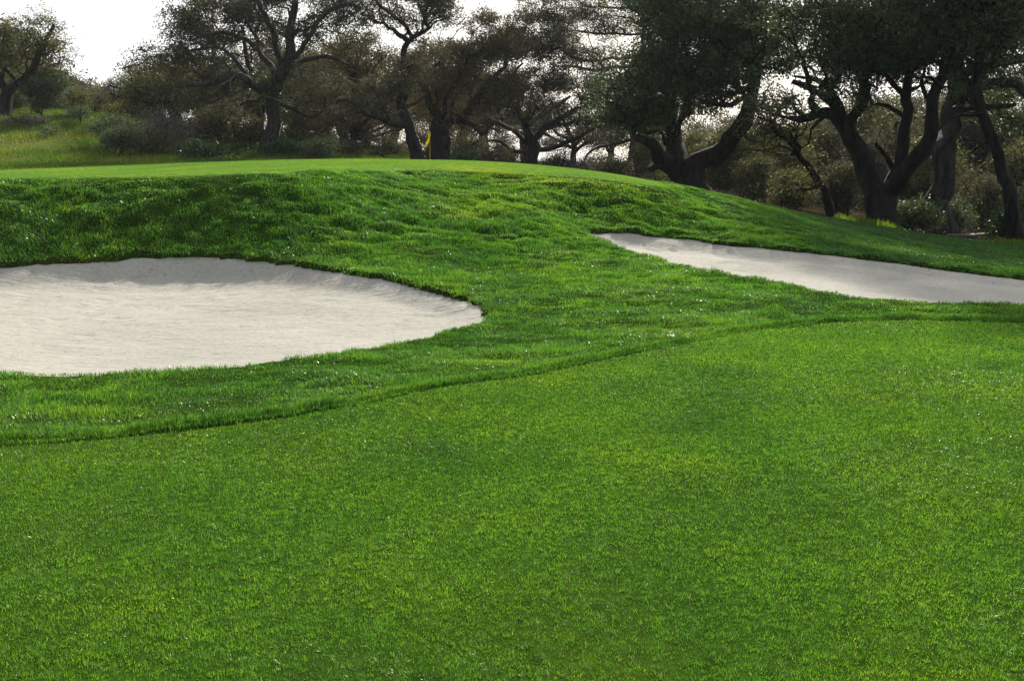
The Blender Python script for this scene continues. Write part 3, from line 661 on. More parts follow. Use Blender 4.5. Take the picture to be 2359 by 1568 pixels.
# the oaks along the back of the green, from the left of the photograph to the right
oak('old oak with a long limb leaning up to the right over the left bank', 'tree', (10, 262, 64),
    [[(10, 262, 0, 26), (14, 215, 0, 22), (45, 190, 0, 19), (78, 150, -1, 15), (100, 110, -1, 12), (112, 80, -1, 8), (118, 60, -1, 5)], [(14, 215, 0, 16), (-10, 165, 0, 14), (-30, 110, 0, 9)], [(45, 190, 0, 10), (0, 150, 1, 8), (-30, 148, 1, 7)]],
    [(95, 85, 50, 45, 220, -1), (30, 120, 60, 55, 260, 0), (-40, 90, 70, 60, 250, 0), (20, 60, 50, 22, 60, 0), (120, 140, 50, 40, 150, 1)], M_OLIVE, seed=3, per=22, free=.3, hole=.15)
oak('tall wide oak on a pale leaning trunk with ivy, its limbs spread against white sky', 'tree', (618, 352, 58),
    [[(618, 352, 0, 38), (626, 300, 0, 30), (632, 240, 0, 27), (640, 190, -.5, 25), (655, 140, -1, 22), (668, 80, -1, 18), (675, 0, -1, 14), (680, -90, -1, 9)],
     [(632, 240, 0, 20), (590, 195, -1.5, 19), (540, 175, -2.5, 14), (480, 190, -3, 10), (420, 200, -3, 6)], [(640, 190, 0, 14), (600, 130, 1, 12), (560, 90, 1.5, 10), (500, 78, 2, 8), (440, 90, 2, 5)],
     [(648, 160, 0, 13), (630, 80, -2, 11), (600, 20, -3, 9), (560, -60, -3, 6)], [(655, 140, -1, 12), (700, 110, -2, 10), (740, 40, -2.5, 9), (790, 10, -3, 8), (830, 20, -3, 5)],
     [(645, 170, 0, 13), (700, 140, 2, 11), (760, 130, 3, 8), (800, 150, 3, 5)], [(630, 230, 0, 10), (690, 260, 1, 8), (720, 270, 1, 6), (745, 250, 1, 4)],
     [(590, 195, -1.5, 10), (540, 140, -2, 8), (500, 110, -2, 6), (430, 120, -2, 5), (390, 150, -2, 3)], [(540, 175, -2, 9), (520, 215, -2, 6), (480, 240, -2, 4)]],
    [(520, 60, 130, 60, 420, 0), (450, 130, 90, 55, 260, -1), (660, 20, 120, 60, 330, 0), (560, -60, 170, 70, 260, 0), (360, 160, 70, 45, 110, -1), (430, 210, 70, 40, 130, -1), (760, 60, 100, 60, 190, 0), (700, 180, 90, 45, 110, 1), (540, 190, 80, 40, 110, 0), (480, 30, 80, 40, 150, 0), (400, 75, 45, 30, 70, 0)],
    M_OAK, M_GREYBARK, seed=11, per=30, spread=.22, hole=.27, ivy=(1.6, 6.2, 110), dead=[[(606, 215, -3, 2.6), (612, 232, -3, 2.4), (598, 246, -3, 2.2), (603, 262, -3, 1.8), (611, 278, -3, 1.2)], [(533, 178, -4, 2.2), (530, 200, -4, 2), (536, 222, -4, 1.4)], [(612, 222, -3, 2), (640, 232, -3, 1.8), (655, 245, -3, 1.2)], [(540, 175, -3, 2.4), (520, 190, -3.5, 2), (490, 215, -4, 1.4)]])
oak('second dark trunk close behind the pale leaning oak', 'tree', (596, 345, 63),
    [[(596, 345, 0, 20), (594, 290, 0, 18), (600, 240, 0, 16), (590, 190, 0, 13), (570, 130, 0, 9), (560, 60, 0, 6)], [(600, 240, 0, 9), (640, 190, 1, 7), (700, 170, 1, 5)]],
    [(540, 250, 90, 40, 160, 0), (480, 270, 80, 50, 180, 0), (700, 230, 70, 40, 130, 0), (600, 120, 90, 50, 150, 0)], M_OAK, seed=12, per=20)
oak('brown domed oak between the pale leaning oak and the flag', 'tree', (815, 372, 68),
    [[(815, 372, 0, 18), (812, 320, 0, 15), (818, 260, 0, 13), (822, 190, 0, 10), (825, 120, 0, 6)], [(812, 320, 0, 8), (850, 270, -1, 7), (880, 240, -1, 5)], [(818, 260, 0, 8), (770, 220, 0, 6), (740, 200, 0, 4)]],
    [(825, 130, 95, 70, 420, 0), (770, 190, 70, 60, 260, 0), (880, 170, 70, 65, 280, 0), (820, 240, 110, 50, 320, 0), (760, 280, 60, 40, 130, 1), (870, 290, 60, 40, 150, 1)], M_RUST, seed=14, per=32)
oak('gnarled oak bending left just behind the yellow flag', 'tree', (965, 385, 58),
    [[(965, 385, 0, 30), (952, 330, 0, 26), (945, 290, 0, 24), (925, 250, 0, 22), (930, 200, 0, 19), (938, 150, 0, 16), (935, 110, 0, 13), (950, 90, 0, 11)],
     [(950, 90, 0, 9), (930, 50, -1, 8), (890, 25, -1.5, 7), (850, -10, -2, 5)], [(950, 90, 0, 9), (975, 60, 0, 8), (960, 10, 0, 7), (940, -50, 0, 5)], [(950, 90, 0, 8), (1000, 80, 1, 7), (1050, 60, 1, 4), (1070, 40, 1, 3)],
     [(945, 290, 0, 15), (900, 285, -1.5, 12), (850, 270, -2.5, 9), (800, 235, -3, 7), (770, 240, -3, 4)], [(925, 250, 0, 10), (960, 235, 1, 7), (990, 215, 1.5, 5)], [(900, 285, -1.5, 7), (880, 240, -2, 6), (850, 200, -2, 5), (800, 180, -2, 4)]],
    [(930, 10, 110, 55, 300, 0), (850, -20, 100, 50, 200, 0), (1010, 20, 60, 45, 150, 0), (900, 180, 70, 45, 150, -1), (850, 240, 70, 35, 120, -2), (960, 120, 60, 40, 90, 0), (800, 20, 60, 45, 140, -1)], M_OAK, seed=15, hole=.12, per=28, dead=[[(925, 252, -2, 2.2), (905, 265, -2.5, 2), (885, 262, -2.5, 1.8), (862, 280, -3, 1.2)], [(905, 262, -2.5, 1.8), (895, 285, -2.5, 1.4), (878, 300, -2.5, 1)], [(838, 318, -3, 2.4), (833, 335, -3, 2), (826, 350, -3, 1.2)]])
oak('wide forked oak with a rusty domed crown right behind the flag', 'tree', (1012, 385, 62),
    [[(1010, 385, 0, 56), (1012, 340, 0, 48), (1012, 300, 0, 38), (1000, 270, 0, 24), (985, 240, 0, 18), (975, 200, 0, 14), (985, 160, 0, 10), (1010, 145, 0, 7)],
     [(1012, 300, 0, 24), (1045, 275, 0, 22), (1080, 250, 0, 18), (1110, 215, 0, 15), (1140, 175, 0, 11), (1170, 150, 0, 7)], [(1045, 275, 0, 12), (1090, 290, -1, 9), (1110, 310, -1, 7), (1135, 285, -1, 5)],
     [(1080, 250, 0, 10), (1130, 240, 1, 8), (1180, 250, 1, 5)], [(1010, 300, 0, 12), (1030, 230, -1, 10), (1050, 180, -1, 8), (1080, 130, -1, 6)]],
    [(1100, 95, 80, 60, 330, 0), (1040, 150, 90, 55, 330, 0), (1150, 150, 80, 60, 300, 0), (1110, 220, 90, 50, 280, 0), (1000, 220, 70, 45, 180, 0), (1180, 220, 60, 40, 150, 0), (1080, 300, 70, 30, 100, 0)], M_RUST, seed=16, per=32, dead=[[(1028, 232, -2, 2.2), (1036, 250, -2, 2), (1050, 262, -2, 1.8), (1046, 280, -2, 1.4), (1052, 295, -2, 1)], [(1036, 250, -2, 1.8), (1015, 262, -2, 1.5), (1000, 258, -2, 1)], [(1050, 262, -2, 1.6), (1075, 268, -2, 1.2), (1095, 280, -2, .9)]])
oak('low many limbed oak fanning from one point against the bright gap', 'tree', (1222, 400, 66),
    [[(1222, 400, 0, 34), (1224, 360, 0, 30), (1222, 330, 0, 26), (1210, 290, 0, 15), (1195, 240, 0, 11), (1185, 190, 0, 8)], [(1222, 330, 0, 18), (1255, 300, 0, 16), (1290, 275, 0, 13), (1330, 250, 0, 10), (1380, 225, 0, 7)],
     [(1224, 345, 0, 14), (1270, 340, 1, 10), (1320, 325, 1, 8), (1360, 300, 1, 6), (1400, 290, 1, 4)], [(1222, 335, 0, 12), (1180, 300, 1, 10), (1130, 280, 1, 8), (1100, 250, 1, 5)], [(1222, 330, 0, 14), (1230, 270, -1, 12), (1250, 210, -1, 9), (1265, 150, -1, 7), (1270, 90, -1, 5)], [(1224, 350, 0, 10), (1180, 350, 0, 8), (1150, 330, 0, 6), (1120, 325, 0, 4)]],
    [(1230, 70, 90, 55, 330, 0), (1180, 120, 70, 60, 220, 0), (1270, 150, 90, 60, 330, 0), (1330, 200, 80, 55, 280, 0), (1240, 230, 100, 50, 260, 0), (1160, 270, 70, 40, 130, 0), (1370, 260, 70, 45, 190, 0), (1260, 20, 60, 45, 170, 0)], M_OAK, seed=17, per=30)
oak('thin tree with level branches reaching out left from behind the dense evergreen', 'tree', (1453, 400, 72),
    [[(1453, 400, 0, 15), (1458, 320, 0, 13), (1473, 230, 0, 12), (1478, 150, 0, 10), (1483, 60, 0, 8), (1483, -60, 0, 5)], [(1478, 130, 0, 7), (1360, 140, 0, 6), (1310, 125, 0, 5), (1270, 105, 0, 3)], [(1478, 150, 0, 7), (1360, 160, 0, 6), (1300, 150, 0, 4)], [(1480, 80, 0, 5), (1370, 75, 0, 4), (1310, 70, 0, 3)], [(1483, 20, 0, 5), (1370, 15, 0, 4), (1320, 0, 0, 3)], [(1458, 320, 0, 6), (1360, 350, 0, 5), (1340, 385, 0, 4)]],
    [(1340, 60, 80, 55, 330, 0), (1370, 130, 80, 45, 230, 0), (1420, 40, 60, 60, 200, 0), (1350, 0, 80, 45, 210, 0), (1400, -60, 90, 60, 170, 0), (1300, 100, 50, 35, 90, 0), (1330, 190, 60, 40, 110, 0)], M_OAK, seed=18, hole=0, per=24, spread=.22, size=.055)
oak('dense dark evergreen oak leaning right, with a broken stub low on its left', 'tree', (1590, 446, 42),
    [[(1590, 446, 0, 88), (1588, 425, 0, 76), (1590, 400, 0, 70), (1605, 375, 0, 48), (1650, 345, 0, 42), (1690, 315, -.5, 36), (1715, 280, -1, 33), (1728, 240, -1, 31), (1738, 190, -1, 27), (1735, 130, -1, 22), (1720, 60, -1, 17), (1715, -40, -1, 10)],
     [(1580, 405, 0, 46), (1545, 380, 0, 40), (1525, 360, -.3, 32), (1505, 338, -.6, 24), (1482, 324, -.8, 17), (1464, 318, -.9, 13)], [(1530, 375, 0, 20), (1508, 385, -.3, 15), (1494, 395, -.4, 11)],
     [(1560, 385, 0, 44), (1555, 340, 1, 38), (1545, 280, 1.5, 30), (1540, 200, 2, 24), (1550, 110, 2, 18), (1560, 10, 2, 12)], [(1735, 215, -1, 12), (1690, 235, -2, 10), (1640, 240, -2.5, 8), (1600, 225, -2.5, 5)], [(1736, 150, -1, 14), (1680, 110, -2, 11), (1620, 80, -3, 8)], [(1735, 140, -1, 13), (1790, 100, 0, 10), (1840, 60, 0, 7)],
     [(1570, 395, 0, 14), (1600, 372, 1, 10), (1612, 350, 1, 7), (1680, 335, 1, 4)]],
    [(1600, 90, 150, 90, 900, 0), (1530, 30, 110, 80, 520, 0), (1700, 60, 130, 80, 620, 0), (1480, 100, 60, 80, 260, 0), (1540, 200, 110, 70, 520, 0), (1640, 175, 90, 55, 260, -1), (1440, 230, 60, 60, 220, 1), (1500, 270, 70, 40, 190, 1), (1600, -80, 220, 80, 420, 0), (1780, 110, 60, 60, 200, 0), (1650, 250, 40, 22, 50, -1)],
    M_EVER, seed=19, per=34, size=.058, spread=.2, bf=.2)
oak('huge dark oak of several fanning trunks on the right, dead limb reaching left', 'tree', (2030, 520, 34),
    [[(2030, 520, 0, 76), (2028, 495, 0, 70), (2020, 460, 0, 64), (2000, 420, .3, 46), (1980, 370, .5, 40), (1965, 320, .5, 38), (1950, 280, .5, 32), (1925, 262, .4, 26), (1890, 268, .2, 21), (1862, 278, 0, 18), (1840, 276, 0, 15), (1818, 270, 0, 11)],
     [(2040, 470, 0, 48), (2062, 410, 0, 32), (2078, 350, -.3, 27), (2085, 290, -.5, 24), (2092, 230, -.6, 21), (2098, 160, -.6, 18), (2100, 60, -.6, 15), (2100, -60, -.6, 9)],
     [(2050, 440, 0, 42), (2100, 370, -1, 32), (2135, 310, -1.3, 28), (2155, 250, -1.6, 25), (2170, 190, -1.8, 22), (2190, 120, -2, 20), (2210, 20, -2, 13)],
     [(1950, 280, .5, 24), (1920, 235, .7, 21), (1890, 212, .9, 18), (1858, 200, 1, 14), (1825, 190, 1, 9)], [(1935, 245, .6, 16), (1900, 200, .7, 13), (1860, 182, .8, 10), (1830, 178, .8, 6)], [(1862, 278, 0, 10), (1830, 250, 0, 8), (1815, 225, -.2, 6)], [(1900, 268, .2, 9), (1868, 295, 0, 7), (1860, 330, 0, 5), (1830, 345, 0, 3)],
     [(1955, 300, .5, 24), (1975, 240, 1.5, 20), (1985, 160, 2, 16), (1980, 60, 2, 10)], [(2085, 270, -.5, 12), (2040, 245, -.5, 9), (2000, 238, -.5, 6)], [(2065, 400, 0, 14), (2035, 350, -.6, 10), (2020, 330, -.8, 7)], [(2092, 235, -.6, 13), (2062, 200, -1, 10), (2040, 172, -1.3, 8), (1995, 158, -1.6, 6)], [(2155, 250, -1.6, 12), (2128, 222, -1.2, 10), (2118, 190, -1, 8), (2128, 150, -1, 6)], [(2168, 200, -1.8, 11), (2140, 182, -2.4, 8), (2112, 178, -2.8, 5)]],
    [(1900, 60, 120, 75, 560, 0), (2020, 80, 110, 80, 560, 0), (2140, 60, 110, 80, 520, -1), (1960, 135, 110, 50, 260, 0), (2080, 130, 90, 40, 130, 0), (1860, 145, 60, 45, 140, 0), (2230, 90, 80, 70, 300, -1), (2000, -60, 260, 90, 600, 0), (1980, 200, 60, 30, 45, 0), (2200, 160, 60, 30, 45, -1), (1800, 230, 40, 40, 70, 0), (2010, -240, 300, 130, 620, 0), (2040, -400, 240, 110, 460, 0), (2090, -560, 210, 100, 300, 0)],
    M_EVER, seed=20, per=34, size=.054, spread=.2, bf=.2, hole=.33)
oak('thick grey trunk rising behind the fanning oak, with a low limb slanting down left', 'tree', (2170, 530, 39),
    [[(2170, 530, 0, 60), (2172, 440, 0, 52), (2185, 360, 0, 50), (2192, 290, 0, 42), (2196, 230, 0, 40), (2200, 170, 0, 36), (2205, 90, 0, 28), (2210, -20, 0, 16)],
     [(2196, 230, 0, 22), (2240, 210, -1, 20), (2300, 190, -1.5, 20), (2345, 205, -2, 18), (2400, 250, -2, 12)], [(2200, 180, 0, 24), (2260, 145, 0, 22), (2330, 140, 0, 20), (2420, 150, 0, 14)], [(2190, 300, 0, 30), (2150, 330, -1, 28), (2115, 355, -1.6, 25), (2090, 378, -2.2, 16)], [(2260, 145, 0, 9), (2270, 90, 0, 7), (2300, 50, 0, 4)], [(2240, 235, -1, 16), (2280, 245, -1, 12), (2340, 238, -1, 8)]],
    [(2290, 40, 100, 60, 330, 0), (2350, 70, 70, 40, 150, 0), (2300, 200, 70, 40, 110, -1), (2380, 180, 70, 60, 130, 0), (2240, -60, 180, 60, 330, 0), (2350, 270, 60, 40, 110, 0), (2300, -220, 220, 120, 380, 0), (2320, -400, 180, 100, 240, 0)], M_EVER, M_GREYBARK, seed=21, per=28, size=.052)
oak('slim dark tree bowing left at the far right beside the plank rail', 'tree', (2336, 552, 32),
    [[(2336, 552, 0, 36), (2330, 500, 0, 31), (2318, 430, 0, 28), (2300, 370, 0, 25), (2280, 310, 0, 22), (2262, 260, 0, 20), (2250, 200, 0, 18), (2256, 120, 0, 15), (2262, 20, 0, 11), (2265, -80, 0, 7)], [(2262, 262, 0, 10), (2210, 268, -.4, 8), (2170, 285, -.6, 6), (2140, 310, -.8, 4)], [(2255, 240, 0, 10), (2235, 190, 0, 8), (2225, 165, 0, 6)], [(2300, 330, 0, 5), (2260, 335, .5, 4), (2220, 365, .5, 3)]],
    [(2270, 20, 90, 60, 300, 0), (2340, -10, 80, 60, 220, 0), (2200, -20, 90, 60, 220, 0), (2255, 100, 50, 35, 90, 0)], M_EVER, seed=22, per=28, size=.05)
oak('spindly tree leaning left between the evergreen and the fanning oak', 'tree', (1912, 505, 38),
    [[(1912, 505, 0, 20), (1900, 450, 0, 17), (1880, 400, 0, 15), (1850, 365, -.3, 13), (1815, 330, -.5, 10), (1780, 300, -.6, 8), (1770, 260, -.6, 5)], [(1850, 365, 0, 6), (1800, 340, -.5, 5), (1750, 345, -.8, 4), (1700, 350, -1, 3)], [(1890, 430, 0, 7), (1850, 435, 0, 6), (1810, 425, 0, 4)]],
    [(1770, 240, 45, 40, 120, 0), (1810, 300, 50, 40, 90, 0), (1740, 320, 40, 30, 60, 0), (1820, 420, 40, 25, 60, 0)], M_OLIVE, seed=23, per=16, size=.05)

# second row and hillside: a few kinds of oak, each grown once, then set out again with its parts
def local_oak(label, Y, u, hpx, wpx, mat, seed, group, per=16, size=.085):
    v0 = 368 + (CAMH - float(gz((u - CU) / FPX * Y, Y))) / Y * FPX; r_ = random.Random(seed); q = lambda a: r_.uniform(-a, a)
    top = v0 - hpx; f = v0 - hpx * r_.uniform(.22, .34); l = q(.12) * wpx
    tr = [(u, v0, 0, 26), (u + l * .5, (v0 + f) / 2, 0, 20), (u + l, f, 0, 18), (u + l + q(.1) * wpx, (f + top) / 2, 0, 11), (u + q(.15) * wpx, top + hpx * .12, 0, 5)]
    lim = [tr] + [[(u + l, f - hpx * .05 * k, 0, 11), (u + sgn * wpx * .2, f - hpx * (.12 + .06 * k), q(1.5), 9), (u + sgn * wpx * .38, f - hpx * (.2 + .1 * k) + q(8), q(2), 6)] for k, sgn in enumerate((-1, 1, -1, 1))]
    cr = [(u, top + hpx * .28, wpx * .36, hpx * .27, 230, 0), (u - wpx * .28, top + hpx * .42, wpx * .25, hpx * .22, 150, 0), (u + wpx * .28, top + hpx * .40, wpx * .25, hpx * .24, 150, 0), (u, top + hpx * .58, wpx * .42, hpx * .16, 170, 0)]
    return plant('oak_tree', label, 'tree', (u, v0, Y), lim, cr, mat, seed=seed, per=per, size=size, group=group, spread=.3)

def set_out(protos, spots, label, group):
    for i, (u, Y, sc) in enumerate(spots):
        x = (u - CU) / FPX * Y; z = float(gz(x, Y)); pr = protos[i % len(protos)]
        copy_tree(pr, (x, Y, z - .1), (i * 2.399) % 6.283, sc, label, group)

L2 = 'hazy brown oak in the second row, half hidden behind the nearer oaks'; G2 = 'oaks in the second row behind the green'
near = [local_oak(L2, 67, 470, 150, 250, M_OAK, 104, G2), local_oak(L2, 66, 370, 130, 180, M_OLIVE, 105, G2)]
set_out(near, [(545, 69, .9), (700, 70, .75), (760, 72, .7), (420, 72, .95), (860, 71, .7), (1075, 73, .6), (1160, 74, .55), (1780, 72, 1.0), (1880, 74, 1.1)], L2, G2)
row = [local_oak(L2, 76, 715, 215, 240, M_OAK, 101, G2), local_oak(L2, 80, 905, 240, 250, M_RUST, 102, G2), local_oak(L2, 84, 1120, 225, 260, M_OAK, 103, G2)]
set_out(row, [(330, 74, .55), (430, 78, .75), (520, 82, 1.05), (610, 86, 1.25), (800, 88, 1.3), (1010, 86, 1.3), (690, 84, 1.2), (1070, 92, 1.35), (1210, 90, 1.0), (1310, 84, .85), (1400, 90, .9), (1470, 76, .95), (1545, 84, .9)], L2, G2)
L3 = 'small olive oak among the crowd of trees on the left hillside'; G3 = 'oaks on the left hillside'
hil = [local_oak(L3, 82, 205, 75, 110, M_OLIVE, 111, G3, per=14), local_oak(L3, 92, 275, 62, 120, M_RUST, 112, G3, per=12), local_oak(L3, 88, 150, 90, 120, M_OAK, 113, G3, per=12)]
set_out(hil, [(60, 80, 1.2), (100, 90, 1.2), (150, 78, .8), (175, 84, .85), (30, 98, 1.5), (200, 76, .6), (125, 86, 1.0), (30, 86, 1.35), (85, 84, 1.1), (130, 92, 1.05), (5, 84, 1.4), (120, 80, 0.95), (60, 88, 1.74), (10, 92, 1.96), (240, 78, 0.65), (180, 90, 0.70), (100, 98, 1.62), (40, 104, 2.17), (-10, 108, 2.39), (225, 94, 0.65), (290, 80, 0.65), (315, 92, 0.65), (345, 84, 0.78), (260, 98, 0.59), (150, 84, 0.81), (-40, 100, 2.60), (-70, 92, 2.39), (80, 92, 1.51), (205, 82, 0.70), (370, 78, 0.93)], L3, G3)

LR = 'olive brown oak in the dim wood behind the right trunks'; GR = 'oaks in the wood behind the right trees'
rgt = [local_oak(LR, 62, 1985, 235, 230, M_OLIVE, 121, GR), local_oak(LR, 66, 2125, 250, 240, M_OAK, 122, GR)]
set_out(rgt, [(2250, 62, 1.15), (2350, 60, 1.2), (2050, 72, 1.15), (2190, 74, 1.2), (1900, 68, .9), (1690, 70, .75), (2420, 66, 1.2)], LR, GR)
# bushes: (label, u, v, Y, width, height, kind)
def bush(label, u, v, Y, wpx, hpx, mat, seed, per=22, size=.055, n=None, group=None, cat='bush', name='bush', bm=None, spread=.2):
    n = n or int(60 + wpx * hpx / 60); r_ = random.Random(seed); cr = []
    for k in range(4):
        f = r_.uniform(.35, .55); cr.append((u + r_.uniform(-.26, .26) * wpx, v - hpx * r_.uniform(.30, .58), wpx * f * .62, hpx * r_.uniform(.32, .44), n // 4, 0))
    return plant(name, label, cat, (u, v, Y), [], cr, mat, bm, hole=0, seed=seed, per=per, size=size, spread=spread, bf=.5, group=group, clump=5, sig=.22, parts=('stems', 'foliage'), wig=.08)
bush('dark blue green bush standing at the top of the left bank', 95, 262, 64, 130, 120, M_EVER, 201, per=34)
bush('round dark bush at the left edge on top of the bank', 15, 258, 66, 100, 75, M_EVER, 202, per=30)
bush('grey green brush beside the dark bush on the bank top', 165, 268, 66, 80, 70, M_OLIVE, 203)
bush('pale silvery shrub at the foot of the hillside trees', 185, 278, 63, 50, 38, M_SAGE, 204, size=.045)
bush('low purple brown dry brush lying across the left bank', 72, 302, 61, 120, 34, M_DRY, 205, size=.04, per=26)
bush('small dark tuft of brush in the middle of the left bank', 118, 318, 59, 34, 22, M_SAGE, 206)
bush('feathery sage green bush on the slope left of the grey thicket', 262, 318, 57, 100, 62, M_SAGE, 207, per=30)
bush('larger sage bush low on the slope below the feathery one', 265, 352, 54, 130, 62, M_SAGE, 208, per=32)
bush('grey leafless thicket with pale stems on the bank', 400, 352, 56, 150, 120, M_DRY, 209, per=14, size=.04, bm=M_TWIG)
bush('brown thicket between the grey thicket and the pale leaning oak', 505, 352, 59, 150, 130, M_OAK, 210, per=24)
bush('brown brush close on the left of the pale leaning oak', 572, 356, 60, 110, 105, M_OAK, 236, per=26)
bush('dark green low brush along the foot of the brown thicket', 470, 366, 54, 150, 42, M_IVY, 237, per=26)
bush('dark low brush at the foot of the grey thicket', 330, 360, 55, 120, 60, M_OLIVE, 211)
bush('tall olive brush behind the feathery sage bush', 300, 305, 68, 140, 95, M_OLIVE, 212)
bush('leafy green undergrowth at the foot of the pale leaning oak', 655, 362, 57, 80, 52, M_IVY, 213)
bush('grey green bush right of the pale leaning oak', 722, 372, 57, 110, 62, M_SAGE, 214)
bush('dark brush under the brown domed oak', 800, 380, 62, 120, 66, M_OAK, 215)
bush('dark brush left of the bending oak behind the flag', 885, 384, 63, 110, 80, M_OAK, 216)
bush('dark tall brush filling the gap right behind the flag', 985, 384, 68, 110, 130, M_OAK, 235, per=30)
bush('bright leaved bush right of the forked oak behind the flag', 1062, 392, 58, 60, 62, M_IVY, 217)
bush('brown twiggy brush under the forked oak', 1125, 396, 60, 120, 64, M_OAK, 218)
bush('grey brush left of the low fanning oak', 1180, 400, 64, 80, 60, M_OLIVE, 219)
bush('dull brush right of the low fanning oak', 1285, 402, 62, 110, 56, M_OAK, 220)
bush('thin grey brush in front of the bright gap', 1372, 408, 60, 110, 60, M_DRY, 221, per=16, bm=M_TWIG)
bush('drooping twiggy brush left of the broken oak stub', 1408, 418, 50, 110, 70, M_OAK, 222, per=18)
bush('golden brown brush right of the leaning evergreen trunk', 1730, 482, 50, 120, 140, M_OLIVE, 223, per=26)
bush('sunlit tan brush behind the spindly leaning tree', 1835, 500, 46, 130, 130, M_OLIVE, 224, per=26)
bush('dark tangle between the spindly tree and the fanning oak', 1950, 510, 44, 110, 150, M_OAK, 225, per=28)
bush('low dark green bush at the right foot of the fanning oak', 2100, 528, 35, 110, 66, M_EVER, 226, per=30)
bush('dark green undergrowth beside the thick grey trunk', 2160, 535, 40, 110, 90, M_EVER, 227, per=28)
bush('brown brush behind the plank rail', 2260, 530, 46, 140, 150, M_OAK, 228, per=26)
bush('low leafy bush hugging the slim bowing trunk', 2310, 545, 33, 40, 50, M_IVY, 229)
bush('dark bush at the right edge past the slim bowing tree', 2385, 552, 34, 110, 120, M_EVER, 230, per=28)
L4 = 'tall olive brown brush in the dim thicket under the right crowns'; G4 = 'brush of the thicket behind the right trees'
b4 = [bush(L4, 1640, 470, 54, 190, 200, M_OLIVE, 231, group=G4, size=.075, per=20, spread=.28), bush(L4, 2010, 500, 56, 190, 220, M_OAK, 232, group=G4, size=.075, per=20, spread=.28)]
set_out(b4, [(1560, 60, .9), (1720, 62, 1.1), (1790, 56, 1.0), (1880, 60, 1.15), (1950, 66, 1.2), (2080, 60, 1.1), (2150, 54, 1.1), (2230, 60, 1.25), (2310, 54, 1.1), (2390, 58, 1.3), (2300, 68, 1.4), (2130, 70, 1.3), (1840, 72, 1.2), (1690, 74, 1.1), (1500, 70, .8)], L4, G4)
L5 = 'dull brush filling the gaps between the trunks behind the green'; G5 = 'brush behind the green'
b5 = [bush(L5, 560, 352, 68, 130, 75, M_OAK, 233, group=G5, size=.075, per=20), bush(L5, 690, 362, 68, 130, 75, M_OLIVE, 234, group=G5, size=.075, per=20)]
set_out(b5, [(630, 70, .9), (760, 70, 1.0), (840, 72, 1.0), (920, 70, .9), (1000, 74, .9), (1080, 70, .8), (1150, 76, .8), (1250, 80, .7), (1320, 78, .75), (480, 70, 1.0), (600, 78, 1.2), (720, 80, 1.2), (880, 82, 1.1), (1420, 72, .8), (1460, 66, .8)], L5, G5)
for k, (u, v, tu, tv, lb) in enumerate(((365, 352, 372, 240, 'straight pale sapling at the left of the grey thicket'), (395, 352, 420, 262, 'pale sapling slanting right in the grey thicket'), (405, 352, 398, 285, 'short pale sapling in the middle of the grey thicket'))):
    plant('sapling', lb, 'sapling', (u, v, 54.5), [[(u, v, 0, 3.2), ((u + tu) / 2 + 4, (v + tv) / 2, 0, 2.6), (tu, tv, 0, 1.2)]], [(tu, tv + 20, 28, 26, 24, 0)], M_DRY, M_TWIG, seed=300 + k, per=3, size=.04, free=.3)

# ------------------------------------------------------------------ flag on the green
M_POLE = plain('yellow flagstick paint', (.55, .36, .03), .4); M_FLAG = plain('yellow flag cloth', (.88, .80, .02), .8, .2, trans=.5, nscale=20, var=.06); M_CUP = plain('white cup', (.7, .7, .7))
fp = ray(990.5, 377, 46.0); fz = float(gz(fp[0], 46.0)); top = ray(990.5, 305, 46.0)
fr = empty('golf_flag', (fp[0], 46.0, fz)); tag(fr, 'yellow golf flag hanging limp on its thin yellow stick on the green', 'golf flag')
def lathe(prof, n=12):
    a = np.arange(n) * 2 * np.pi / n; V = np.concatenate([np.c_[np.cos(a) * r, np.sin(a) * r, np.full(n, z)] for r, z in prof]); m = len(prof)
    i = np.arange(m - 1)[:, None] * n + np.arange(n)[None]; j = np.arange(m - 1)[:, None] * n + (np.arange(n)[None] + 1) % n
    return V, np.stack([i, j, j + n, i + n], -1).reshape(-1, 4)
H = top[2] - fz
V, F = lathe([(.0, -.02), (.020, -.02), (.020, H * .45), (.017, H), (.022, H + .005), (.022, H + .03), (.0, H + .035)]); mesh('pole', V, F, M_POLE, fr)
V, F = lathe([(.054, -.10), (.054, -.004), (.060, -.004), (.060, -.10)]); mesh('hole_cup', V, F, M_CUP, fr)
nu, nv = 22, 26; uu, vv = np.meshgrid(np.linspace(0, 1, nu), np.linspace(0, 1, nv))
wid = np.interp(vv, [0, .15, .35, .6, .72, .85, 1], [.10, .13, .10, .20, .19, .11, .05]); drop = .60 * vv
cen = np.interp(vv, [0, .3, .6, .8, 1], [-.02, -.02, -.07, -.13, -.16])
X = cen + (uu - .5) * wid + .015 * np.sin(9 * uu + 5 * vv); Yf = .045 * np.sin(uu * 15 + 3 * vv) * (.5 + vv) + .012 * np.sin(23 * uu); Z = H - .05 - drop + .03 * np.sin(uu * 7 + 1) - .05 * (1 - uu) * vv
Vf = np.c_[X.ravel(), Yf.ravel(), Z.ravel()]; ii = (np.arange(nv - 1)[:, None] * nu + np.arange(nu - 1)[None]).ravel()
fl = mesh('flag', Vf, np.c_[ii, ii + 1, ii + nu + 1, ii + nu], M_FLAG, fr)
so_ = fl.modifiers.new('cloth thickness', 'SOLIDIFY'); so_.thickness = .003

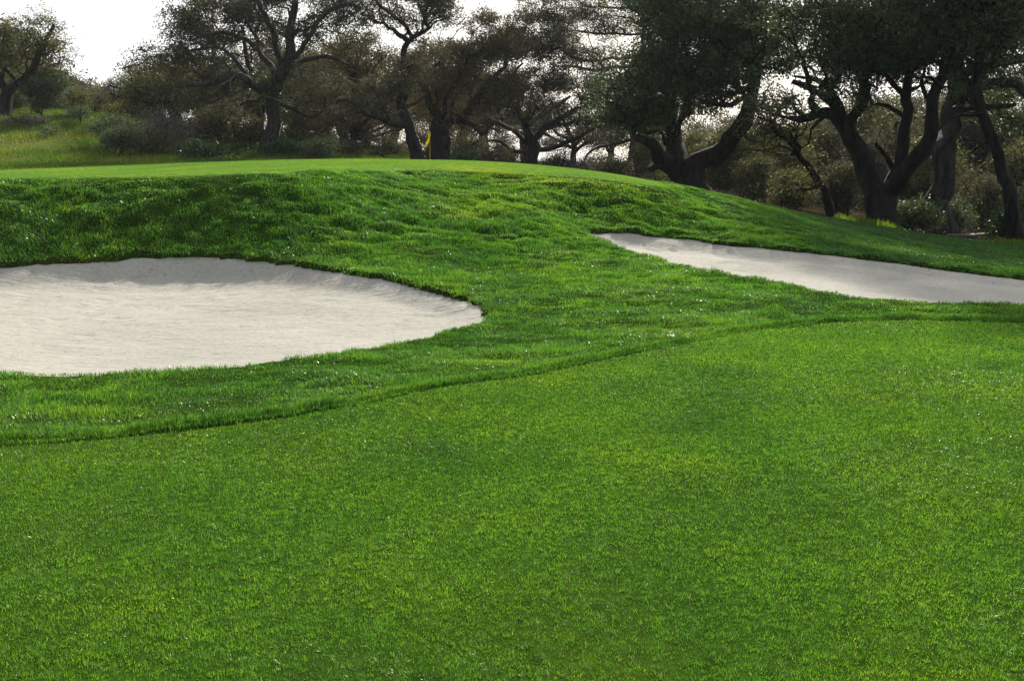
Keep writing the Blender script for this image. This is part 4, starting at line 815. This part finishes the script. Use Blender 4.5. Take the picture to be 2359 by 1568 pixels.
# ------------------------------------------------------------------ low plank rail under the right trees
M_WOOD = plain('weathered grey plank', (.20, .20, .185), .85, .2, nscale=14)
def box(a, b, wd, z0, z1):
    a = np.array(a); b = np.array(b); d = (b - a) / np.linalg.norm(b - a); nn = np.array((-d[1], d[0])) * wd / 2; P = [a - nn, b - nn, b + nn, a + nn]
    V = [(*p, z0) for p in P] + [(*p, z1) for p in P]; return np.array(V), np.array([(3, 2, 1, 0), (4, 5, 6, 7), (0, 1, 5, 4), (1, 2, 6, 5), (2, 3, 7, 6), (3, 0, 4, 7)])
def bev(o, w_=.012):
    m = o.modifiers.new('worn edges', 'BEVEL'); m.width = w_; m.segments = 2
pa, pb, pc = ray(2180, 541, 35.0), ray(2221, 543, 34.6), ray(2306, 538, 36.5)
rr = empty('plank_rail', tuple(pb[:2]) + (float(gz(pb[0], pb[1])),)); tag(rr, 'low weathered plank rail on short posts at the edge of the right trees', 'rail')
zb = rr.location.z; loc = lambda p: (p[0] - pb[0], p[1] - pb[1])
for a, b in ((pa, pb), (pb, pc)):
    la, lb = np.array(loc(a)), np.array(loc(b)); e = (lb - la) / np.linalg.norm(lb - la) * .012
    V, F = box(la + e, lb - e, .30, pb[2] - zb - .055, pb[2] - zb + .03); bev(mesh('plank', V, F, M_WOOD, rr, smooth=False))
for t, (a, b) in ((.15, (pa, pb)), (.9, (pa, pb)), (.22, (pb, pc)), (.85, (pb, pc))):
    c = np.array(loc(a)) * (1 - t) + np.array(loc(b)) * t; V, F = box(c - (.05, 0), c + (.05, 0), .10, -.4, pb[2] - zb - .057); bev(mesh('post', V, F, M_WOOD, rr, smooth=False))

# ------------------------------------------------------------------ thin bright air between the camera and the trees
m, t, out = newmat('thin bright air'); pv = nd(t, 'ShaderNodeVolumePrincipled')
pv.inputs['Color'].default_value = (.86, .93, 1, 1); pv.inputs['Density'].default_value = .0002; pv.inputs['Anisotropy'].default_value = .25
t.links.new(pv.outputs['Volume'], out.inputs['Volume'])
zlo = float(ZZ.min()) - 1.0
V = np.array([(x, y, z) for z in (zlo, 32.0) for x, y in ((-720, -80), (720, -80), (720, 1050), (-720, 1050))]); F = np.array([(3, 2, 1, 0), (4, 5, 6, 7), (0, 1, 5, 4), (1, 2, 6, 5), (2, 3, 7, 6), (3, 0, 4, 7)])
tag(mesh('haze', V, F, m, smooth=False), 'thin bright air lit by the low sun', 'haze', kind='stuff')
